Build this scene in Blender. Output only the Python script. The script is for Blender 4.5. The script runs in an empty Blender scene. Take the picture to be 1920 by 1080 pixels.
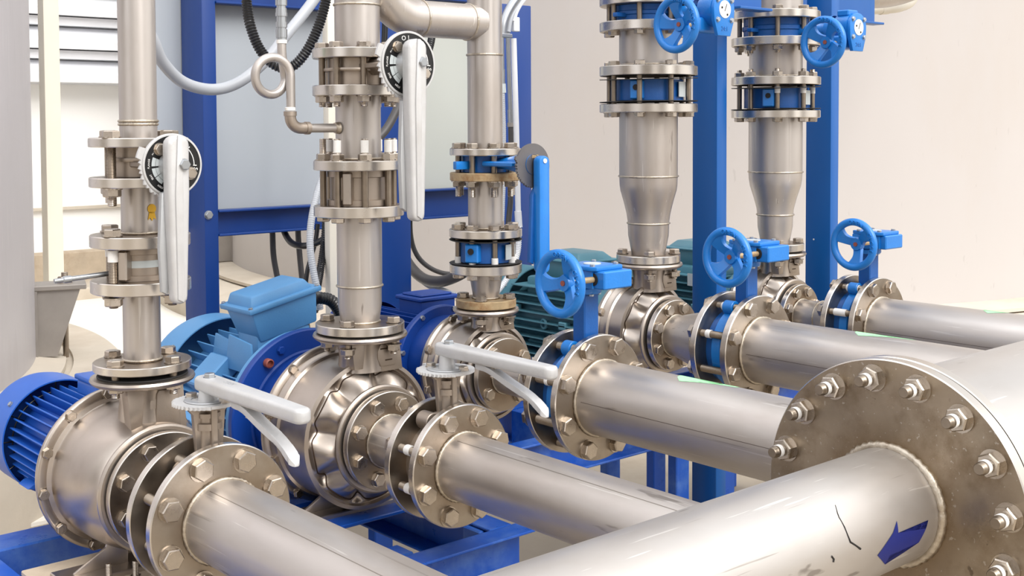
import bpy, bmesh, math, random
from mathutils import Matrix, Vector
PI = math.pi
R_ = math.radians
random.seed(7)
H = 1.30                      # camera height above the slab; all measured heights are relative to the eye
scene = bpy.context.scene
COL = scene.collection

# ------------------------------------------------------------------ camera model (eye at 0,0,H)
CF, CP, CY, CV, CR = 2231.25, 0.04147, 0.85365, 324.8, -0.0045
_F = Vector((math.cos(CP)*math.cos(CY), math.cos(CP)*math.sin(CY), -math.sin(CP)))
_R0 = Vector((math.sin(CY), -math.cos(CY), 0)); _U0 = _R0.cross(_F)
_R = _R0*math.cos(CR)+_U0*math.sin(CR); _U = _U0*math.cos(CR)-_R0*math.sin(CR)
def ray(x, y): return _F+_R*((x-960)/CF)+_U*((CV-y)/CF)
def atY(x, y, Y): r = ray(x, y); return r*(Y/r.y)
def atX(x, y, X): r = ray(x, y); return r*(X/r.x)
def atZ(x, y, Z): r = ray(x, y); return r*(Z/r.z)
def onD(x, y, D): r = ray(x, y); return r*D            # at a given distance along the view axis

# ------------------------------------------------------------------ materials
def lin(c):
    return tuple((v/255/12.92 if v/255 <= .04045 else ((v/255+.055)/1.055)**2.4) for v in c)+(1,)
def mat(name, rgb, rough=.5, metal=0., noise=0., nscale=8., stretch=(1, 1, 1), rvar=0., bump=0., bscale=60., tint=None, tscale=3., tamt=.0, spec=None, coat=0., radial=None, scratch=0., spots=0.):
    m = bpy.data.materials.new(name); m.use_nodes = True
    nt = m.node_tree; N = nt.nodes; L = nt.links
    b = N['Principled BSDF']
    b.inputs['Base Color'].default_value = lin(rgb); b.inputs['Roughness'].default_value = rough; b.inputs['Metallic'].default_value = metal
    if coat: b.inputs['Coat Weight'].default_value = coat; b.inputs['Coat Roughness'].default_value = .15
    if spec is not None: b.inputs['Specular IOR Level'].default_value = spec
    tc = N.new('ShaderNodeTexCoord'); mp = N.new('ShaderNodeMapping'); mp.inputs['Scale'].default_value = stretch
    oi = N.new('ShaderNodeObjectInfo'); va = N.new('ShaderNodeVectorMath'); va.operation = 'ADD'
    L.new(tc.outputs['Object'], mp.inputs['Vector']); L.new(mp.outputs[0], va.inputs[0])
    sc = N.new('ShaderNodeMath'); sc.operation = 'MULTIPLY'; sc.inputs[1].default_value = 17.; L.new(oi.outputs['Random'], sc.inputs[0]); L.new(sc.outputs[0], va.inputs[1])
    col = None
    def tex(scale, det=5, rg=.6):
        n = N.new('ShaderNodeTexNoise'); n.inputs['Scale'].default_value = scale; n.inputs['Detail'].default_value = det; n.inputs['Roughness'].default_value = rg
        L.new(va.outputs[0], n.inputs['Vector']); return n
    def mix(fac, a, bb, facv=1.):
        x = N.new('ShaderNodeMix'); x.data_type = 'RGBA'
        if hasattr(a, 'type'): L.new(a, x.inputs[6])
        else: x.inputs[6].default_value = a
        x.inputs[7].default_value = bb
        mu = N.new('ShaderNodeMath'); mu.operation = 'MULTIPLY'; mu.inputs[1].default_value = facv; L.new(fac, mu.inputs[0]); L.new(mu.outputs[0], x.inputs[0])
        return x.outputs[2]
    cur = lin(rgb)
    if noise:
        n = tex(nscale); rp = N.new('ShaderNodeMapRange'); rp.inputs[1].default_value = .3; rp.inputs[2].default_value = .7; L.new(n.outputs[0], rp.inputs[0])
        dark = tuple(v*(1-noise) for v in lin(rgb)[:3])+(1,)
        cur = mix(rp.outputs[0], cur, dark)
    if tint:
        n = tex(tscale, 6, .65); rp = N.new('ShaderNodeMapRange'); rp.inputs[1].default_value = .5; rp.inputs[2].default_value = .75; L.new(n.outputs[0], rp.inputs[0])
        cur = mix(rp.outputs[0], cur, lin(tint), tamt)
    if radial:
        r0, r1, c, amt = radial
        sp = N.new('ShaderNodeSeparateXYZ'); L.new(tc.outputs['Object'], sp.inputs[0])
        cb = N.new('ShaderNodeCombineXYZ'); L.new(sp.outputs[0], cb.inputs[0]); L.new(sp.outputs[1], cb.inputs[1])
        ln = N.new('ShaderNodeVectorMath'); ln.operation = 'LENGTH'; L.new(cb.outputs[0], ln.inputs[0])
        rp = N.new('ShaderNodeMapRange'); rp.inputs[1].default_value = r0; rp.inputs[2].default_value = r1; rp.inputs[3].default_value = 1; rp.inputs[4].default_value = 0
        L.new(ln.outputs['Value'], rp.inputs[0]); cur = mix(rp.outputs[0], cur, lin(c), amt)
    def marks(scale, sv, lo, hi, c, amt, rotv=(0, 0, 0)):
        m2 = N.new('ShaderNodeMapping'); m2.inputs['Scale'].default_value = sv; m2.inputs['Rotation'].default_value = rotv; L.new(va.outputs[0], m2.inputs['Vector'])
        n = N.new('ShaderNodeTexNoise'); n.inputs['Scale'].default_value = scale; n.inputs['Detail'].default_value = 3; L.new(m2.outputs[0], n.inputs['Vector'])
        rp = N.new('ShaderNodeMapRange'); rp.inputs[1].default_value = lo; rp.inputs[2].default_value = hi; L.new(n.outputs[0], rp.inputs[0]); return mix(rp.outputs[0], cur, c, amt)
    if scratch:
        cur = marks(9, (14, 14, 1.2), .67, .70, lin((236, 234, 230)), scratch, (.5, .3, .2)); cur = marks(7, (16, 16, 1.0), .69, .72, lin((104, 92, 80)), scratch*.8, (-.4, .5, .9))
    if spots:
        cur = marks(34, (1, 1, .5), .70, .74, lin((84, 72, 62)), spots)
    if hasattr(cur, 'type'): L.new(cur, b.inputs['Base Color'])
    if rvar:
        n = tex(nscale*2.3, 4); rp = N.new('ShaderNodeMapRange'); rp.inputs[1].default_value = .3; rp.inputs[2].default_value = .7
        rp.inputs[3].default_value = max(.03, rough-rvar); rp.inputs[4].default_value = min(1, rough+rvar); L.new(n.outputs[0], rp.inputs[0]); L.new(rp.outputs[0], b.inputs['Roughness'])
    if bump:
        n = tex(bscale, 5); bp = N.new('ShaderNodeBump'); bp.inputs['Strength'].default_value = bump; bp.inputs['Distance'].default_value = .002
        L.new(n.outputs[0], bp.inputs['Height']); L.new(bp.outputs[0], b.inputs['Normal'])
    return m
M = {}
M['pipe'] = mat('stainless_pipe', (196, 190, 185), .39, .82, .12, 5, (1, 1, .35), .07, .03, 300, (146, 126, 106), 2.5, .4, scratch=.35, spots=.5)
M['header'] = mat('stainless_header_pipe', (198, 194, 190), .42, .82, .10, 3, (1, 1, .5), .06, .03, 200, (156, 140, 124), 2.2, .4, scratch=.5, spots=.5)
M['flange'] = mat('stainless_flange', (172, 162, 150), .36, 1., .16, 9, (1, 1, 1), .08, .05, 250, (118, 98, 74), 6, .5, radial=(.055, .105, (112, 84, 52), .5))
M['bigflange'] = mat('stained_blind_flange', (168, 154, 136), .36, .95, .30, 7, (1, 1, 1), .12, .08, 160, (104, 84, 60), 9, .75, radial=(.10, .15, (116, 92, 62), .5), scratch=.25, spots=.6)
M['rim'] = mat('machined_rim', (214, 208, 200), .27, 1., .05, 3, (1, 1, 1), .04)
M['cast'] = mat('pressed_stainless', (188, 178, 168), .35, .97, .10, 6, (1, 1, 1), .06, .03, 200, (128, 106, 84), 4, .35)
M['blast'] = mat('blasted_steel', (172, 160, 148), .45, .9, .10, 10, (1, 1, 1), .05, .12, 400)
M['bolt'] = mat('bolt_steel', (190, 180, 168), .30, 1., .15, 30, (1, 1, 1), .08)
M['stud'] = mat('threaded_steel', (150, 138, 124), .36, .95, .2, 40)
M['zinc'] = mat('yellow_zinc', (170, 158, 92), .35, .9, .1, 30)
M['galv'] = mat('galvanised_steel', (178, 182, 186), .34, .9, .12, 20)
M['tape'] = mat('white_thread_tape', (232, 230, 226), .6, 0, .08, 60, bump=.3, bscale=500)
M['weld'] = mat('weld_metal', (206, 196, 180), .36, .9, .25, 60, tint=(130, 102, 72), tscale=30, tamt=.5, bump=.4, bscale=200)
M['seamline'] = mat('faint_seam', (150, 142, 134), .45, .9)
M['seamdark'] = mat('seam', (104, 94, 88), .5, .7)
M['seam'] = mat('burnt_seam', (62, 46, 34), .5, .5)
M['rubber'] = mat('black_rubber', (28, 27, 27), .6)
M['blackp'] = mat('black_plastic_hose', (22, 23, 26), .30, spec=.6)
M['greyp'] = mat('grey_plastic', (176, 180, 186), .4, 0, .06, 6)
M['dkgrey'] = mat('dark_grey_cable', (74, 72, 72), .45, 0, .08, 10)
M['whitep'] = mat('white_plastic', (226, 228, 232), .35)
M['post'] = mat('deep_blue_paint', (3, 54, 126), .42, 0, .10, 5, (1, 1, .4), .06, .03, 100)
M['postr'] = mat('mid_blue_paint', (4, 86, 160), .38, 0, .08, 5, (1, 1, .4), .06, .03, 100)
M['frame'] = mat('frame_blue_paint', (20, 82, 180), .34, 0, .14, 9, (1, 1, 1), .08, .05, 90, (112, 150, 205), 7, .5)
M['valve'] = mat('valve_blue_enamel', (20, 118, 200), .36, 0, .10, 20, (1, 1, 1), .05, .25, 180, coat=.2)
M['vdark'] = mat('valve_body_blue', (10, 84, 158), .42, 0, .14, 20, (1, 1, 1), .05, .25, 180)
M['mblue'] = mat('motor_royal_blue', (34, 96, 190), .40, 0, .08, 14, bump=.12, bscale=220)
M['mdark'] = mat('adapter_deep_blue', (3, 56, 138), .42, 0, .06, 8, bump=.06, bscale=200)
M['mlight'] = mat('motor_steel_blue', (84, 142, 192), .45, 0, .07, 14, bump=.15, bscale=240)
M['mteal'] = mat('motor_teal', (82, 134, 150), .40, 0, .10, 14, bump=.12, bscale=220)
M['alu'] = mat('cast_aluminium_lever', (198, 198, 198), .42, .3, .10, 14, (1, 1, 1), .06, .2, 160, (170, 166, 160), 8, .4)
M['alud'] = mat('cast_aluminium_grey', (184, 186, 188), .40, .6, .10, 16, bump=.1, bscale=200)
M['black'] = mat('dial_black', (16, 16, 18), .35)
M['print'] = mat('dial_white_print', (226, 226, 224), .5)
M['dirtysteel'] = mat('grey_notched_plate', (122, 120, 122), .4, .8, .2, 12)
M['rust'] = mat('rusty_flange', (196, 172, 134), .5, .45, .35, 22, (1, 1, 1), .1, .2, 120, (138, 84, 34), 26, .95, radial=None)
M['cream'] = mat('cream_painted_steel', (222, 216, 202), .5, 0, .04, 5)
M['panel'] = mat('grey_sheet_panel', (166, 172, 178), .45, 0, .05, 1.3)
M['panelg'] = mat('greenish_grey_sheet', (184, 187, 180), .5, 0, .05, 1.3)
M['wall'] = mat('white_render_wall', (252, 252, 250), .8, 0, .02, 2)
M['louvre'] = mat('white_louvre', (236, 238, 242), .55)
M['concrete'] = mat('pale_concrete', (206, 196, 180), .85, 0, .14, 3, (1, 1, 1), 0, .5, 30, (168, 150, 128), 1.6, .5)
M['oldconc'] = mat('old_concrete', (196, 180, 158), .9, 0, .22, 6, (1, 1, 1), 0, .6, 40, (140, 120, 96), 4, .6)
M['floor'] = mat('floor_concrete', (172, 160, 142), .75, 0, .22, 1.6, (1, 1, 1), .08, .2, 40, (120, 104, 84), 1.3, .7)
M['litfloor'] = mat('painted_daylight_floor', (236, 232, 222), .8, 0, .05, 2)  # floor whitened to paint in strong outdoor light
M['tankr'] = mat('matt_tank_shell', (188, 183, 180), .62, .0, .05, .7, (1, 1, .4), .05, .03, 60, (182, 172, 162), .8, .5, spots=.12)
M['tankl'] = mat('steel_tank_shell', (196, 194, 198), .46, .4, .12, 1.2, (1, 1, .35), .06, .04, 90, (156, 148, 146), 1.4, .5, scratch=.2)
M['bracket'] = mat('galvanised_bracket', (160, 154, 148), .5, .5, .15, 8, bump=.1, bscale=90)
M['arrow'] = mat('navy_arrow_sticker', (14, 30, 104), .4)
M['green'] = mat('green_paint_mark', (158, 222, 166), .6)
M['yellow'] = mat('yellow_sticker', (226, 176, 20), .45)
M['copper'] = mat('terracotta_plug', (140, 74, 62), .55)
M['greentag'] = mat('green_tag', (30, 140, 46), .45)
M['label'] = mat('metal_label', (196, 204, 206), .4, .2)
M['dark'] = mat('dark_gap', (26, 22, 20), .8)

# ------------------------------------------------------------------ mesh building
RX = Matrix.Rotation(PI/2, 4, 'X')        # local z -> world -Y, local y -> up
RYX = Matrix.Rotation(PI/2, 4, 'Y')       # local z -> world +X
I4 = Matrix.Identity(4)
def T_(x, y, z): return Matrix.Translation((x, y, z))
def Rz(d): return Matrix.Rotation(R_(d), 4, 'Z')
def Rx(d): return Matrix.Rotation(R_(d), 4, 'X')
def Ry(d): return Matrix.Rotation(R_(d), 4, 'Y')
class MB:
    def __init__(s): s.v = []; s.f = []
    def add(s, vs, fs, M_=I4):
        o = len(s.v); s.v += [tuple(M_ @ Vector(v)) for v in vs]; s.f += [tuple(i+o for i in f) for f in fs]; return s
    def lathe(s, prof, n=48, M_=I4, rmod=None):
        """prof: list of (r, z) from bottom outward to top; r==0 closes"""
        vs = []; rows = []
        for (r, z) in prof:
            if r <= 1e-7: rows.append([len(vs)]); vs.append((0, 0, z))
            else:
                row = []
                for i in range(n):
                    a = 2*PI*i/n; rr = r*(rmod(a) if rmod else 1)
                    row.append(len(vs)); vs.append((rr*math.cos(a), rr*math.sin(a), z))
                rows.append(row)
        fs = []
        for a, b in zip(rows, rows[1:]):
            if len(a) == 1 and len(b) == 1: continue
            for i in range(n):
                j = (i+1) % n
                if len(a) == 1: fs.append((a[0], b[j], b[i]))
                elif len(b) == 1: fs.append((a[i], a[j], b[0]))
                else: fs.append((a[i], a[j], b[j], b[i]))
        return s.add(vs, fs, M_)
    def cyl(s, r, z0, z1, n=32, M_=I4, c=.0):
        if c: return s.lathe([(0, z0), (r-c, z0), (r, z0+c), (r, z1-c), (r-c, z1), (0, z1)], n, M_)
        return s.lathe([(0, z0), (r, z0), (r, z1), (0, z1)], n, M_)
    def ring(s, ri, ro, z0, z1, n=64, M_=I4, c=.0015):
        return s.lathe([(ri, z0), (ro-c, z0), (ro, z0+c), (ro, z1-c), (ro-c, z1), (ri, z1), (ri, z0)], n, M_)
    def box(s, x0, x1, y0, y1, z0, z1, M_=I4, bev=0., seg=1):
        bm = bmesh.new(); bmesh.ops.create_cube(bm, size=1)
        for v in bm.verts: v.co = Vector(((x0+x1)/2+v.co.x*(x1-x0), (y0+y1)/2+v.co.y*(y1-y0), (z0+z1)/2+v.co.z*(z1-z0)))
        if bev: bmesh.ops.bevel(bm, geom=list(bm.edges), offset=bev, segments=seg, affect='EDGES', profile=.5)
        return s.bm(bm, M_)
    def bm(s, bm, M_=I4):
        bm.verts.index_update(); vs = [tuple(v.co) for v in bm.verts]; fs = [tuple(v.index for v in f.verts) for f in bm.faces]; bm.free()
        return s.add(vs, fs, M_)
    def prism(s, pts, z0, z1, M_=I4, bev=0., seg=2):
        """polygon pts (x,y) extruded along local z"""
        bm = bmesh.new(); vv = [bm.verts.new((p[0], p[1], z0)) for p in pts]; f = bm.faces.new(vv)
        bmesh.ops.recalc_face_normals(bm, faces=[f])
        r = bmesh.ops.extrude_face_region(bm, geom=[f]); 
        for e in r['geom']:
            if isinstance(e, bmesh.types.BMVert): e.co.z = z1
        bmesh.ops.recalc_face_normals(bm, faces=list(bm.faces))
        if bev:
            bmesh.ops.bevel(bm, geom=[e for e in bm.edges if abs(e.verts[0].co.z-e.verts[1].co.z) < 1e-6], offset=bev, segments=seg, affect='EDGES', profile=.5, clamp_overlap=True)
        return s.bm(bm, M_)
    def tube(s, pts, r, n=16, caps=True, closed=False, M_=I4, rf=None):
        """sweep; rf(i)->radius"""
        P = [Vector(p) for p in pts]; m = len(P); vs = []; fs = []
        up = None
        for i in range(m):
            if closed: t = (P[(i+1) % m]-P[i-1])
            else: t = P[min(i+1, m-1)]-P[max(i-1, 0)]
            t.normalize()
            if up is None:
                up = Vector((0, 0, 1)) if abs(t.z) < .9 else Vector((1, 0, 0))
            up = (up-t*up.dot(t)); up.normalize(); w = t.cross(up)
            rr = rf(i) if rf else r
            for k in range(n):
                a = 2*PI*k/n; vs.append(tuple(P[i]+up*(rr*math.cos(a))+w*(rr*math.sin(a))))
        rng = m if closed else m-1
        for i in range(rng):
            j = (i+1) % m
            for k in range(n):
                l = (k+1) % n; fs.append((i*n+k, i*n+l, j*n+l, j*n+k))
        if caps and not closed:
            fs.append(tuple(range(n-1, -1, -1))); fs.append(tuple((m-1)*n+k for k in range(n)))
        return s.add(vs, fs, M_)
    def mesh(s, name, ang=35):
        me = bpy.data.meshes.new(name); me.from_pydata(s.v, [], s.f); me.validate()
        bm = bmesh.new(); bm.from_mesh(me); bmesh.ops.recalc_face_normals(bm, faces=list(bm.faces)); bm.to_mesh(me); bm.free()
        me.shade_smooth(); me.set_sharp_from_angle(angle=R_(ang)); me.update(); return me
def catmull(pts, k=10):
    P = [Vector(p) for p in pts]; P = [P[0]*2-P[1]]+P+[P[-1]*2-P[-2]]; out = []
    for i in range(1, len(P)-2):
        a, b, c, d = P[i-1:i+3]
        for j in range(k):
            t = j/k; out.append(.5*((2*b)+(c-a)*t+(2*a-5*b+4*c-d)*t*t+(3*b-a-3*c+d)*t**3))
    out.append(P[-2]); return out
def resample(P, step):
    P = [Vector(p) for p in P]; out = [P[0]]; acc = 0
    for a, b in zip(P, P[1:]):
        d = (b-a).length
        if d < 1e-9: continue
        t = step-acc
        while t <= d: out.append(a+(b-a)*(t/d)); t += step
        acc = d-(t-step)
    return out
CACHE = {}
def cached(key, fn, ang=35):
    if key not in CACHE: CACHE[key] = fn().mesh(key if isinstance(key, str) else key[0], ang)
    return CACHE[key]

# ------------------------------------------------------------------ scene objects
def settag(o, label=None, cat=None, group=None, kind=None):
    if label: o['label'] = label
    if cat: o['category'] = cat
    if group: o['group'] = group
    if kind: o['kind'] = kind
    return o
def thing(name, label, cat, loc, group=None):
    o = bpy.data.objects.new(name, None); o.empty_display_size = .05; COL.objects.link(o)
    o.location = (loc[0], loc[1], loc[2]+H); settag(o, label, cat, group); return o
def setmat(me, m):
    me.materials.clear(); me.materials.append(m)
def part(name, mb, m, root, loc=(0, 0, 0), rot=None, label=None, ang=35):
    """loc is eye-relative world position; root/parent chain has no rotation"""
    if isinstance(mb, MB):
        me = mb.mesh(name, ang); me.materials.append(M[m])
        o = bpy.data.objects.new(name, me)
    else:
        me = mb
        if not me.materials: me.materials.append(M[m])
        o = bpy.data.objects.new(name, me)
        if me.materials[0] != M[m]:
            me2 = CACHE.get(('m', me.name, m))
            if me2 is None:
                me2 = me.copy(); setmat(me2, M[m]); CACHE[('m', me.name, m)] = me2
            o.data = me2
    COL.objects.link(o)
    if root is not None:
        o.parent = root; off = Vector((0, 0, 0)); p = root; MW = matw(root)
        o.matrix_local = MW.inverted() @ (T_(loc[0], loc[1], loc[2]+H) @ (rot or I4))
    else:
        o.matrix_local = T_(loc[0], loc[1], loc[2]+H) @ (rot or I4)
    if label: o['label'] = label
    return o
def matw(o):
    m = o.matrix_basis.copy()
    while o.parent: o = o.parent; m = o.matrix_basis @ m
    return m
def solo(name, mb, m, label, cat, loc=(0, 0, 0), rot=None, group=None, kind=None, ang=35):
    o = part(name, mb, m, None, loc, rot, ang=ang); settag(o, label, cat, group, kind); return o

# ------------------------------------------------------------------ fasteners
def hexm(d, h):
    def f():
        b = MB(); r = d*.98; pts = [(r*math.cos(R_(60*i)), r*math.sin(R_(60*i))) for i in range(6)]
        n = 6; c = .14*h
        vs = [(x, y, 0) for x, y in pts]+[(x, y, h-c) for x, y in pts]+[(x*.9, y*.9, h) for x, y in pts]+[(0, 0, 0), (0, 0, h*1.02)]
        fs = []
        for i in range(6):
            j = (i+1) % 6; fs += [(i, j, 6+j, 6+i), (6+i, 6+j, 12+j, 12+i), (12+i, 12+j, 19), (j, i, 18)]
        return b.add(vs, fs)
    return f
def bolt_head(d):              # d = shank diameter; washer + hex head, base at z=0 pointing +z
    def f():
        b = hexm(d, d*.66)(); b.v = [(x, y, z+d*.14) for x, y, z in b.v]; b.cyl(d*1.08, 0, d*.14, 24); b.cyl(d*.72, d*.80, d*.815, 20); return b
    return cached(('bolt', 'head', round(d, 5)), f, 30)
def thread_prof(r, z0, z1, pitch):
    prof = [(0, z0), (r*.86, z0)]; z = z0
    n = max(2, int((z1-z0)/pitch))
    for i in range(n):
        za = z0+(z1-z0)*(i+.0)/n; zb = z0+(z1-z0)*(i+.5)/n; prof += [(r*.9, za+1e-5), (r, zb)]
    prof += [(r*.86, z1), (0, z1)]; return prof
def stud(d, L):
    L = round(L, 4)
    return cached(('stud', round(d, 5), L), lambda: MB().lathe(thread_prof(d/2, 0, L, .0028), 14), 60)
def plainrod(d, L):
    return cached(('rod', round(d, 5), round(L, 4)), lambda: MB().cyl(d/2, 0, round(L, 4), 16), 40)
def nut_stud(d, ext):          # washer, nut and protruding thread, pointing +z
    def f():
        b = hexm(d, d*.8)(); b.v = [(x, y, z+d*.16) for x, y, z in b.v]; b.cyl(d*1.12, 0, d*.16, 24)
        b.lathe(thread_prof(d/2, d*.9, d*.96+ext, .0028), 16); return b
    return cached(('nut', round(d, 5), round(ext, 4)), f, 30)
FLIP = Matrix.Rotation(PI, 4, 'X')
def bolt_circle(root, cen, rot, rb, n, ph, d, heads=+1, zA=0., zB=None, nut=.006, nutside=True, tape=None, skip=(), rodm='stud', hm='bolt', shank=True):
    """bolts round an axis: cen, rot (local z = axis). head seated at zA facing +z (heads=+1) ; shank runs to zB (lower) with a nut below"""
    B = T_(*cen) @ rot
    for i in range(n):
        if i in skip: continue
        a = R_(ph+360*i/n); px, py = rb*math.cos(a), rb*math.sin(a); tw = Rz(random.uniform(0, 60))
        s = heads
        Mh = B @ T_(px, py, zA) @ (I4 if s > 0 else FLIP) @ tw
        def pl(nm, me, m, MM, rt=None):
            t = MM.to_translation(); return part(nm, me, m, root if rt is None else rt, tuple(t), MM.to_quaternion().to_matrix().to_4x4())
        h = pl('bolt', bolt_head(d), hm, Mh)
        if zB is not None:
            L = abs(zA-zB)
            Ms = B @ T_(px, py, min(zA, zB))
            if shank: pl('bolt_shank', stud(d, L), rodm, Ms, h)
            if nutside:
                Mn = B @ T_(px, py, zB) @ (FLIP if s > 0 else I4) @ tw
                pl('nut', nut_stud(d, nut), hm, Mn, h)
            if tape and i in tape:
                t0, t1 = tape[i]
                pl('thread_tape', cached(('tape', round(d, 5), round(t1-t0, 4)), lambda: MB().cyl(d*.56, 0, t1-t0, 16, c=.0008)), 'tape', B @ T_(px, py, t0), h)

# ------------------------------------------------------------------ pipe fittings
def weld(root, cen, rot, r, w=.004, name='weld_bead', m='weld'):
    n = 96; k = 3
    b = MB(); pts = [(r*math.cos(2*PI*i/n), r*math.sin(2*PI*i/n), 0) for i in range(n)]
    rr = [w*(.62+.38*abs(math.sin(i*PI*.5+random.random()*.8))) for i in range(n)]
    b.tube(pts, w, 8, False, True, rf=lambda i: rr[i])
    return part(name, b, m, root, cen, rot, ang=80)
def rimslot(o, m='rim'):
    me = o.data; me.materials.append(M[m])
    for p in me.polygons:
        if abs(p.normal.z) < .8 and Vector((p.center.x, p.center.y)).dot(Vector((p.normal.x, p.normal.y))) > 0: p.material_index = 1
    return o
def flange(root, cen, rot, ri, ro, z0, z1, m='flange', name='flange', n=72, raised=None):
    b = MB().ring(ri, ro, z0, z1, n)
    return rimslot(part(name, b, m, root, cen, rot)) if m != 'rust' else part(name, b, m, root, cen, rot)
def pipe(root, cen, rot, prof, m='pipe', name='pipe', n=64):
    return part(name, MB().lathe(prof, n), m, root, cen, rot)
def P_(r, z0, z1, t=.003): return [(r-t, z0), (r, z0), (r, z1), (r-t, z1)]
# ------------------------------------------------------------------ measured line data
LX = {1: 1.000, 2: 1.523, 3: 1.900, 4: 2.500, 5: 3.090}        # x of each pump line
LZ = {1: -.715, 2: -.708, 3: -.618, 4: -.590, 5: -.598}        # shaft height
YD = 2.28                                                      # the discharge pipes stand in this plane
def zy(k, y):                                                  # photo row -> height in the discharge plane
    px = {1: 263, 2: 672, 3: 903, 4: 1215, 5: 1452}[k]; return atY(px, y, YD).z
WHO = {1: 'nearest left', 2: 'second', 3: 'middle', 4: 'fourth', 5: 'far right'}

def hexpts(r, ph=0): return [(r*math.cos(R_(60*i+ph)), r*math.sin(R_(60*i+ph))) for i in range(6)]

# ------------------------------------------------------------------ pumps
def pump(k, label, ring_R, ring_Y, drum_R, drum_Y, sf_R, sf_Y, neckz, dfR, lobes=None, nb=10):
    X, Z = LX[k], LZ[k]
    t = thing('centrifugal_pump', label, 'pump', (X, YD, Z-ring_R-.02), 'stainless steel pumps in the row')
    c = (X, ring_Y, Z); z = lambda y: ring_Y-y
    df = z(drum_Y); sf = z(sf_Y)
    # casing body: back ring, drum and front
    if lobes:
        b = MB()
        b.lathe([(ring_R*.5, -.012), (ring_R-.004, -.012), (ring_R, -.008), (ring_R, .001), (ring_R-.004, .005), (drum_R+.010, .006), (drum_R+.010, .012), (drum_R+.006, .018),
                 (drum_R+.006, .030), (drum_R, .034), (drum_R, df-.010), (drum_R+.006, df-.006), (drum_R+.006, df+.002), (drum_R-.003, df+.004), (drum_R-.006, df-.006)], 96)
        ro = drum_R-.006; rn = sf_R*.86; nr, na = 22, 240; vs = []; fs = []
        n, A, ph = lobes
        for i in range(nr+1):
            s = i/nr; r = ro+(rn-ro)*s
            for j in range(na):
                a = 2*PI*j/na; l = .5+.5*math.cos(n*(a-ph)); l = l**.8
                base = (df-.006)+(sf-.022-(df-.006))*(s**1.6)
                env = math.sin(PI*min(1, max(0, (s-.05)/1.0))**.85)
                valley = (1-l)**2
                zz = base+env*(A*l)-env*A*.75*valley
                vs.append((r*math.cos(a), r*math.sin(a), zz))
        for i in range(nr):
            for j in range(na):
                k2 = (j+1) % na; fs.append((i*na+j, i*na+k2, (i+1)*na+k2, (i+1)*na+j))
        b.add(vs, fs)
        b.lathe([(rn, sf-.022), (sf_R*.62, sf-.018), (sf_R*.62, sf-.010)], 64)
        body = part('casing', b, 'cast', t, c, RX, ang=40)
        pts = []                                    # dark heat line round the pressed lobes
        for j in range(360):
            a = 2*PI*j/360; v = max(0, -math.cos(n*(a-ph))); s = .15+.26*v**3.2
            # squeeze sideways a little to get the key shaped notch
            r = ro+(rn-ro)*s; l = (.5+.5*math.cos(n*(a-ph)))**.8
            base = (df-.006)+(sf-.022-(df-.006))*(s**1.6); env = math.sin(PI*min(1, max(0, (s-.05)))**.85)
            pts.append((r*math.cos(a), r*math.sin(a), base+env*A*l-env*A*.75*(1-l)**2+.0006))
        part('welded_seam', MB().tube(pts, .0016, 6, False, True), 'seam', t, c, RX)
    else:
        sfb = sf-.012
        prof = [(ring_R*.5, -.012), (ring_R-.006, -.012), (ring_R-.001, -.009), (ring_R, -.004), (ring_R-.002, .002), (ring_R-.007, .004), (drum_R+.012, .002), (drum_R+.011, .008), (drum_R+.002, .010), (drum_R, .014)]
        h = df-.014
        for i in range(1, 15):
            a = (PI/2)*i/14; prof.append((drum_R-(drum_R-sf_R*.93)*(1-math.cos(a)), .014+.35*h+(sfb-.014-.35*h)*math.sin(a)))
        prof += [(sf_R*.6, sfb+.001)]
        body = part('casing', MB().lathe(prof, 96), 'cast', t, c, RX, ang=50)
        part('casing_rib', MB().box(-.014, .014, -.006, .006, 0, .02, bev=.004, seg=2), 'cast', t, (X-.075, sf_Y+.022, Z+.015), RX @ Rz(80))
    bolt_circle(t, c, RX, (ring_R+drum_R+.008)/2, nb, 20 if k != 1 else 9, .011, +1, .005, hm='bolt')
    # suction flange of the pump
    part('suction_flange', MB().lathe([(sf_R*.5, sf-.016), (sf_R+.004, sf-.016), (sf_R+.010, sf-.012), (sf_R+.010, sf-.007), (sf_R+.006, sf-.003), (sf_R*.5, sf-.003)], 72), 'cast', t, c, RX)
    part('suction_gasket', MB().ring(sf_R*.5, sf_R-.006, sf-.003, sf+.0035, 64), 'rubber', t, c, RX)
    # discharge flange and neck
    zt = neckz
    part('discharge_flange', MB().lathe([(dfR*.4, -.014), (dfR-.006, -.014), (dfR, -.010), (dfR+.002, -.006), (dfR, -.001), (dfR-.005, 0), (dfR*.4, 0)], 72), 'cast', t, (X, YD, zt), None)
    part('discharge_gasket', MB().ring(dfR*.4, dfR-.012, 0, .0035, 48), 'rubber', t, (X, YD, zt))
    zc = Z+drum_R*.88
    nk = MB().lathe([(dfR*.5, 0), (dfR*.46, (zt-zc)*.4), (dfR*.5, (zt-zc)*.8), (dfR*.62, zt-zc-.012)], 40)
    part('discharge_neck', nk, 'cast', t, (X, YD, zc))
    z0 = Z+(.095 if k == 1 else drum_R*.86); hgt = zt-.016-z0; w = .037 if k == 1 else dfR*.36
    bx, by = (X+.030, sf_Y+.036) if k == 1 else (X+dfR*.40, YD-dfR*.42)
    pl = MB().prism([(-w*(1.1 if k == 1 else .9), 0), (w*1.15, 0), (w*.92, hgt), (-w*.92, hgt)], 0, .014, bev=.002)
    e = w*.72
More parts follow.
